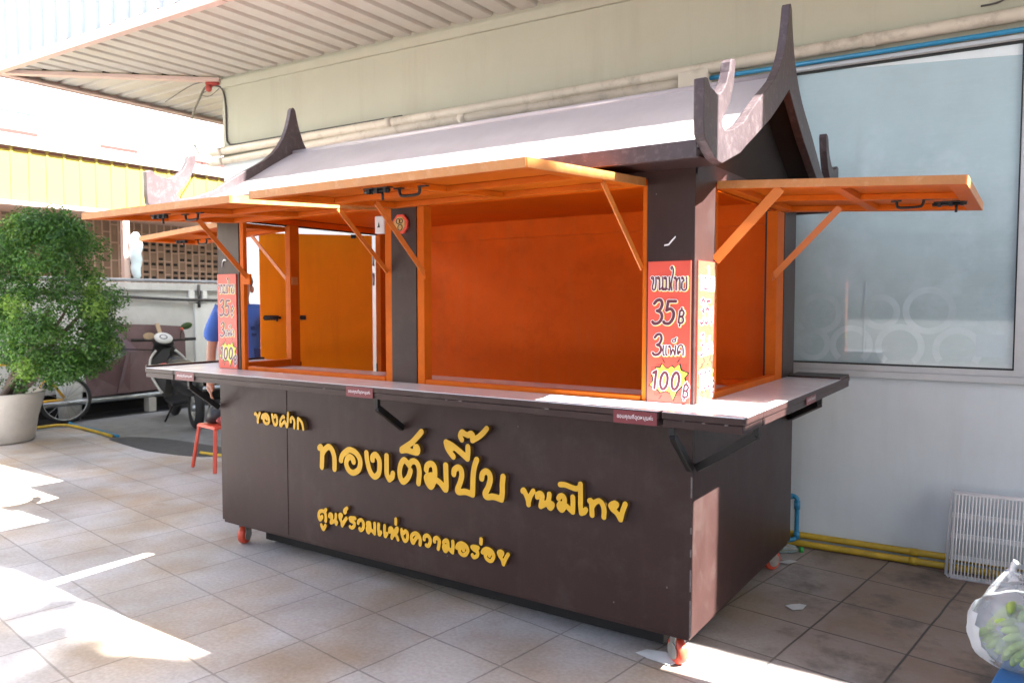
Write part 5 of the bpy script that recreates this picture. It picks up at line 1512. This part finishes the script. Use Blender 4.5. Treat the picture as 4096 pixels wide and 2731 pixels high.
b = MB(); b.lathe([(.034, .0215), (.046, .0205)], (0, 0, 0), 18); b.v = [tuple(sc(-.036 + v[1] * .5 - v[2] * .8, v[0], 1.021 + v[1] * .62 + v[2] * .6)) for v in b.v]; b.build('dial', M['black_plastic'], g)
b = MB(); b.tube([sc(-.06, -.36, 1.0), sc(-.02, -.18, .99), sc(0, 0, .98), sc(-.02, .18, .99), sc(-.06, .36, 1.0)], .013, 8); hbar = b.build('handlebar', M['iron'], Sc)
for s_ in (-1, 1):
    b = MB(); b.tube([sc(-.035, s_ * .24, .995), sc(-.06, s_ * .37, 1.0)], .019, 8); b.tube([sc(.02, s_ * .2, .985), sc(.01, s_ * .36, .99)], .007, 6); b.build('grip', M['rubber'], hbar)
b = MB(); b.tube(smooth_path([tuple(sc(-.01, .20, .99)), tuple(sc(-.0, .22, 1.08)), tuple(sc(-.02, .27, 1.14))], 4), .006, 6); mir = b.build('mirror_arm', M['iron'], Sc)
b = MB(); b.ball((0, 0, 0), .072, .018, .042); b.v = [tuple(sc(-.03 + v[1], .30 + v[0], 1.165 + v[2] + v[0] * .25)) for v in b.v]; b.build('mirror', M['leaf_far'], mir)
b = MB(); b.ball((0, 0, 0), .016, .014, .018); b.v = [tuple(sc(-.05 + v[1], .235 + v[0], 1.13 + v[2])) for v in b.v]; b.build('indicator', M['red_plastic'], mir)
b = MB(); b.ball((0, 0, 0), .11, .12, .10); b.v = [tuple(sc(-.10 + v[1], .06 + v[0], .70 + v[2])) for v in b.v]; b.build('glove_box', M['black_plastic'], Sc)
b = MB(); b.ball((0, 0, 0), .10, .08, .05); b.v = [tuple(sc(-.06 + v[1], -.04 + v[0], .66 + v[2])) for v in b.v]; b.build('tank_panel', M['red_tape'], Sc)
b = MB(); b.beam(sc(-.02, 0, .27), sc(-.50, 0, .25), .30, .05, up=tl); b.build('footboard', M['black_plastic'], Sc, bevel=.01)
b = MB(); b.ball((0, 0, 0), .15, .45, .16); b.v = [tuple(sc(-.85 + v[1], v[0], .52 + v[2])) for v in b.v]; b.build('rear_body', M['black_plastic'], Sc)
b = MB(); b.ball((0, 0, 0), .14, .40, .075); b.v = [tuple(sc(-.80 + v[1], v[0], .72 + v[2])) for v in b.v]; b.build('seat', M['black_plastic'], Sc)
b = MB(); b.tube([sc(.12, 0, .85), sc(.18, 0, .25)], .03, 8); b.ball((0, 0, 0), .09, .22, .05); b.v[-150:] = [tuple(sc(.18 + v[1], v[0], .45 + v[2])) for v in b.v[-150:]]; b.build('fork', M['iron'], Sc)
b = MB(); b.tube([sc(-.45, -.14, .22), sc(-.42, -.27, .012)], .012, 8); b.build('stand', M['iron'], Sc)

# red stool with a bag on it
Sr = thing('red_stool', 'red plastic stool holding a black bag at the left end of the kiosk', 'stool', (-4.785, 1.34, 0))
c0 = Vector((-4.785, 1.34, 0)); ang = R(-8); ux = Vector((math.cos(ang), math.sin(ang), 0)); uy = Vector((-ux.y, ux.x, 0))
b = MB(); vs = sq(.165, .362) + sq(.155, .388); b.raw(vs, [(3, 2, 1, 0), (4, 5, 6, 7), (0, 1, 5, 4), (1, 2, 6, 5), (2, 3, 7, 6), (3, 0, 4, 7)])
b.build('seat', M['red_plastic'], Sr, bevel=.008, seg=3)
for sx, sy in ((-1, -1), (1, -1), (1, 1), (-1, 1)):
    b = MB(); p = c0 + ux * sx * .145 + uy * sy * .145 + Vector((0, 0, .364)); q = c0 + ux * sx * .20 + uy * sy * .185 + Vector((0, 0, .001))
    b.beam(p, q, .032, .024); b.build('leg', M['red_plastic'], Sr, bevel=.005)
b = blob(Vector((-4.83, 1.30, .456)), .105, .085, .078, 3, .10, 18, 12, squash=.14)
b.tube(smooth_path([(-4.90, 1.28, .51), (-4.88, 1.28, .56), (-4.82, 1.29, .555), (-4.79, 1.30, .52)], 4), .008, 6)
o = b.build('black_bag', M['black_plastic']); tag(o, 'crumpled black bag sitting on the red stool', 'bag')
b = blob(Vector((-4.685, 1.27, .425)), .045, .055, .042, 9, .22, 14, 10, squash=.10); o = b.build('red_purse', M['red_tape']); tag(o, 'small bright red pouch beside the black bag on the red stool', 'pouch')

# ------------------------------------------------------------------ person
Pn = thing('person', 'person in a blue short-sleeved shirt standing by the open kiosk door', 'person', (-4.155, 1.09, 0))
fc = Vector((.80, -.60, 0)).normalized(); lf = Vector((-fc.y, fc.x, 0))   # facing, own left
def pn(l, f_, z): return Vector((-4.155, 1.09, 0)) + lf * l + fc * f_ + Vector((0, 0, z))
def skin(name, chains, m, parent, root, sub=2):
    vs = []; es = []; rad = []; key = {}
    for ch in chains:
        prev = None
        for p, r in ch:
            k = tuple(round(c, 4) for c in p)
            if k not in key: key[k] = len(vs); vs.append(p); rad.append(r)
            if prev is not None and prev != key[k]: es.append((prev, key[k]))
            prev = key[k]
    me = bpy.data.meshes.new(name); o0 = Vector(Pn.location)
    me.from_pydata([Vector(v) - o0 for v in vs], es, []); me.materials.append(m)
    ob = bpy.data.objects.new(name, me); C.objects.link(ob); ob.parent = parent
    md = ob.modifiers.new('skin', 'SKIN'); md.use_smooth_shade = True
    for i, sv in enumerate(me.skin_vertices[0].data):
        r = rad[i]; sv.radius = r if isinstance(r, tuple) else (r, r); sv.use_root = (i == root)
    sb = ob.modifiers.new('subdiv', 'SUBSURF'); sb.levels = sub; sb.render_levels = sub
    return ob
def arm(s):
    sh, el, wr = pn(s * .17, 0, 1.37), pn(s * .235, -.01, 1.09), pn(s * .245, .05, .845)
    out = [[(pn(0, 0, 1.30), (.11, .08)), (sh, .055), (pn(s * .205, 0, 1.23), .046), (el, .040), (pn(s * .24, .02, .97), .036), (wr, .026), (pn(s * .245, .062, .80), (.034, .018)), (pn(s * .245, .070, .755), (.036, .017))]]
    palm = out[0][-1][0]
    for k, (o_, L) in enumerate(((-.026, .066), (-.009, .074), (.009, .070), (.025, .056))):
        b0 = palm + fc * (o_ + .004) + Vector((0, 0, -.012)); 
        out.append([(palm, (.036, .017)), (b0, .0095), (b0 + Vector((0, 0, -L * .5)) + fc * .006 - lf * s * .006, .0085), (b0 + Vector((0, 0, -L)) + fc * .008 - lf * s * .020, .0070)])
    tb = pn(s * .245, .062, .80)
    out.append([(tb, (.034, .018)), (tb + fc * .035 - lf * s * .008 + Vector((0, 0, -.018)), .0115), (tb + fc * .052 - lf * s * .014 + Vector((0, 0, -.052)), .0085)])
    return out
chains = [[(pn(0, 0, .92), (.15, .10)), (pn(0, 0, 1.12), (.13, .09)), (pn(0, 0, 1.30), (.11, .08)), (pn(0, -.005, 1.40), .060), (pn(0, .0, 1.455), .052), (pn(0, .012, 1.50), (.060, .075)), (pn(0, .014, 1.56), (.072, .088)), (pn(0, .008, 1.625), (.066, .080)), (pn(0, .0, 1.66), (.035, .04))]]
chains += arm(1) + arm(-1)
for s in (-1, 1):
    chains.append([(pn(0, 0, .92), (.15, .10)), (pn(s * .085, 0, .84), (.085, .085)), (pn(s * .095, .01, .47), .058), (pn(s * .10, -.01, .10), .040), (pn(s * .10, .02, .05), .042), (pn(s * .11, .16, .04), (.042, .028))])
body_o = skin('body', chains, M['skin'], Pn, 0)
def ch_shirt():
    c = [[(pn(0, 0, .84), (.175, .125)), (pn(0, 0, 1.0), (.170, .120)), (pn(0, 0, 1.18), (.165, .115)), (pn(0, 0, 1.33), (.135, .095)), (pn(0, -.005, 1.405), (.075, .070))]]
    for s in (-1, 1):
        c.append([(pn(0, 0, 1.33), (.135, .095)), (pn(s * .165, 0, 1.365), .075), (pn(s * .215, 0, 1.24), .078), (pn(s * .240, -.005, 1.12), .076)])
    return c
skin('shirt', ch_shirt(), M['shirt'], Pn, 0)
sh_print = MB()
for l, z, w_, h in ((.02, 1.24, .14, .03), (.06, 1.19, .08, .02), (.09, 1.02, .10, .12), (.0, 1.05, .06, .05)):
    vs = []
    for t in (0, .5, 1):
        for u in (0, 1): vs.append(pn(l - w_ / 2 + w_ * t, .128, z - h / 2 + h * u))
    sh_print._add(vs, [(0, 2, 3, 1), (2, 4, 5, 3)])
sh_print.build('shirt_print', M['shirt_print'], Pn)
ch = []
for s in (-1, 1):
    ch.append([(pn(0, 0, .93), (.165, .115)), (pn(s * .09, 0, .83), (.098, .100)), (pn(s * .10, .01, .47), .076), (pn(s * .105, -.01, .09), .066)])
skin('trousers', ch, M['trousers'], Pn, 0)
b = MB(); b.ball((0, 0, 0), .086, .098, .088, 18, 12)
b.v = [tuple(pn(v[0], -.012 + v[1], 1.60 + v[2] * (1 if v[2] > -.02 or v[1] < -.0 else .25))) for v in b.v]
b.build('hair', M['hair'], Pn)
b = MB()
for s in (-1, 1): b.ball(tuple(pn(s * .074, .0, 1.545)), .014, .018, .030, 10, 7)
b.ball(tuple(pn(0, .108, 1.535)), .014, .014, .020, 10, 7)
b.build('ear', M['skin'], Pn)
b = MB()
for s in (-1, 1): b.ball(tuple(pn(s * .030, .088, 1.565)), .011, .011, .007, 10, 6)
b.build('eye', M['sign_white'], Pn)
b = MB(); b.ball(tuple(pn(0, .095, 1.495)), .020, .010, .006, 10, 6); b.build('mouth', M['red_tape'], Pn)

# ------------------------------------------------------------------ market building across the lane
Mk = thing('market_building', 'low market hall with brown lattice screen, yellow panels and white roof beyond the boundary wall', 'building', (-9.3, 3.0, 0))
b = MB(); b.box(-10.22, -10.12, -8, 12, 0, 2.62); b.build('screen', M['brick'], Mk)
b = MB()
y = .40; i = 0
while y < 8.2:
    b.box(-10.1195, -10.106, y, y + .018, 1.66, 2.6195)
    y2 = y + .120
    z = 1.78 + (i % 3) * .075
    while z < 2.60:
        b.box(-10.1195, -10.108, y + .0185, y2 - .0005, z, z + .016); z += .26 if y < 3.4 else .14 + .06 * ((i * 7) % 3)
    y = y2; i += 1
b.build('screen_joint', M['mortar'], Mk)
b = MB(); rnd = random.Random(2)
y = .40 + .12 * 26
while y < 8.0:
    for z in (2.32, 2.225, 2.10, 2.02, 1.895, 1.815):
        if rnd.random() < .85: b.box(-10.1198, -10.112, y + .022 + rnd.uniform(0, .02), y + .102, z - .022, z + .017)
    y += .120
o = b.build('screen_opening', M['shade_black'], Mk); o['kind'] = 'stuff'  # dark blocks stand for the shade inside the screen's holes
for y in (-1.6, 2.985, 7.6):
    b = MB(); b.box(-9.3050, -9.22, y, y + .085, 0, 2.64); b.build('column', M['pink_col'], Mk, bevel=.004)
b = MB(); b.box(-10.22, -9.20, -8, 12, 2.6205, 2.665); b.build('lintel', M['pink_col'], Mk)
b = MB(); b.box(-9.42, -9.24, -8, 12, 2.6655, 3.325)
y = -7.0
while y < 11:
    b.box(-9.2395, -9.228, y, y + .030, 2.667, 3.315); y += .205
b.build('yellow_panel', M['panel_yellow'], Mk)
b = MB(); y = -7.0
while y < 11:
    b.box(-9.2395, -9.230, y + .040, y + .195, 3.285, 3.315); y += .205
b.build('panel_reveal', M['reveal_red'], Mk)
b = MB(); b.box(-9.9, -9.18, -8, 12, 3.3255, 3.345); b.box(-9.9, -9.35, -8, 12, 3.3455, 3.75)
b.prism([(-9.30, 3.751), (-9.30, 3.79), (-13.5, 4.55), (-13.5, 4.50)], 'y', -8, 12) if False else None
b.raw([(-9.25, -8, 3.755), (-9.25, 12, 3.755), (-13.5, 12, 7.5), (-13.5, -8, 7.5), (-9.25, -8, 3.785), (-9.25, 12, 3.785), (-13.5, 12, 7.53), (-13.5, -8, 7.53)], [(0, 3, 2, 1), (4, 5, 6, 7), (0, 1, 5, 4), (1, 2, 6, 5), (2, 3, 7, 6), (3, 0, 4, 7)])
b.build('roof', M['roof_white'], Mk)
for y0, y1 in ((.4, 1.98), (2.76, 3.28), (4.02, 4.9), (6, 7)):
    b = MB(); b.box(-9.3495, -9.32, y0, y1, 3.500, 3.545); b.build('roof_trim', M['roof_trim'], Mk)
b = MB(); b.tube([(-9.165, 3.12 + .010 * math.sin(k * 1.7), 1.745 + .64 * k / 12) for k in range(13)], [.03, .052, .060, .064, .066, .074, .078, .074, .080, .084, .080, .066, .03], 14); o = b.build('wrapped_bundle', M['tarp']); tag(o, 'white and pale blue wrapped bundle hanging beside the pink column', 'bundle')

# left-hand hoses on the ground
b = MB(); b.tube(smooth_path([(-8.45, 1.2, .018), (-8.29, 1.375, .018), (-8.20, 1.66, .018), (-7.6, 1.64, .018), (-7.05, 1.575, .018)], 5), .017, 8)
o = b.build('yellow_conduit', M['yellow_pvc']); tag(o, 'yellow conduit lying along the edge of the paving near the bicycle', 'conduit')
b = MB(); b.tube(smooth_path([(-8.35, 1.78, .014), (-8.0, 1.72, .014), (-7.5, 1.69, .014), (-7.0, 1.62, .014)], 5), .015, 8)
o = b.build('blue_hose', M['blue_pvc']); tag(o, 'pale blue hose lying beside the yellow conduit', 'hose')
b = MB(); b.tube([(-5.46, 1.565, .016), (-5.1, 1.60, .016), (-4.6, 1.62, .016)], .014, 8)
o = b.build('yellow_offcut', M['yellow_pvc']); tag(o, 'short yellow pipe end lying behind the red stool', 'pipe')

# ------------------------------------------------------------------ unseen blockers, added and shaped to shade the forecourt
Cb = thing('shade_cabinet', 'unseen brown cupboard added to shade the ground right of the kiosk', 'cupboard', (2.0, -0.47, 0))
b = MB(); b.box(1.62, 2.30, -0.95, 0.080, .06, 2.63); b.box(1.60, 2.32, -0.97, 0.085, 2.6305, 2.66); b.box(1.64, 2.30, 0.0855, 0.46, .0, 1.28); b.box(1.62, 2.32, 0.0858, 0.48, 1.2805, 1.31); b.build('carcass', M['cabinet'], Cb, bevel=.004)  # added blocker: cupboard and low side box sized for the sun patches
for y in (-.93, -.455):
    b = MB(); b.box(1.60, 1.6195, y, y + .46, .10, 2.55); d_ = b.build('door', M['cabinet'], Cb, bevel=.004)
    b = MB(); b.tube([(1.585, y + .40, 1.0), (1.585, y + .40, 1.15)], .008, 8); b.build('handle', M['steel'], d_)
for x in (1.66, 2.26):
    for y in (-.91, -.03):
        b = MB(); b.box(x - .03, x + .03, y - .03, y + .03, 0, .0595); b.build('foot', M['cabinet'], Cb)
Tr = thing('shade_tree', 'unseen tall leafy tree, crown shaped for the forecourt shade', 'tree', (12.0, -6.5, 0))
b = MB(); b.tube(smooth_path([(12, -6.5, 0), (11.9, -6.4, 4), (12.1, -6.6, 9), (12, -6.5, 14)], 5), [float(np.interp(i, [0, 15], [.40, .14])) for i in range(16)], 12)
for a in range(7):
    t = a * .9; b.tube(smooth_path([(12, -6.5, 8 + a * .6), (12 + 2 * math.cos(t), -6.5 + 2 * math.sin(t), 11 + a * .5), (12 + 4 * math.cos(t), -6.5 + 4 * math.sin(t), 13 + a * .3)], 4), [.12] * 8 + [.04], 8)
b.build('trunk', M['bark'], Tr)
rnd = random.Random(9); cent = []
for _ in range(760):
    while True:
        x, y, z = rnd.uniform(-1, 1), rnd.uniform(-1, 1), rnd.uniform(-1, 1)
        if abs(x) ** 4 + abs(y) ** 4 + abs(z) ** 4 < 1: break
    cent.append(((12 + x * 5.5, -5.98 + y * 5.5, 15.5 + z * 5.0), rnd.uniform(.8, 1.2)))
b = MB(); leaf_cloud(b, cent, 36, .80, .48, rnd); b.build('crown', M['leaf_far'], Tr, weld=False)  # boxy crown shaped so its shade covers the front ground

Te = thing('shade_tent', 'unseen dark canvas tent added to block sun right of the kiosk', 'stall tent', (2.4, -1.35, 0))
b = MB(); b.prism([(-0.176, 2.67), (-0.112, 2.74), (-0.104, 4.125), (-0.86, 4.09), (-1.0, 4.45), (-1.7, 4.45), (-1.7, 2.67)], 'x', 1.62, 1.63); b.build('side_curtain', M['canvas'], Te)  # added blocker: curtain edge cut to shape the sun patches
b = MB(); b.raw([(1.60, -1.0, 4.56), (1.60, -1.7, 4.56), (3.2, -1.7, 4.6), (3.2, -1.0, 4.6), (1.60, -1.0, 4.57), (1.60, -1.7, 4.57), (3.2, -1.7, 4.61), (3.2, -1.0, 4.61)], [(0, 1, 2, 3), (7, 6, 5, 4), (0, 4, 5, 1), (1, 5, 6, 2), (2, 6, 7, 3), (3, 7, 4, 0)]); b.build('canopy', M['canvas'], Te)
for x, y, h in ((1.66, -1.05, 4.54), (1.66, -1.66, 4.54), (3.1, -1.05, 4.58), (3.1, -1.66, 4.58)):
    b = MB(); b.cyl((x, y, 0), (x, y, h), .03, 10); b.build('pole', M['steel'], Te)
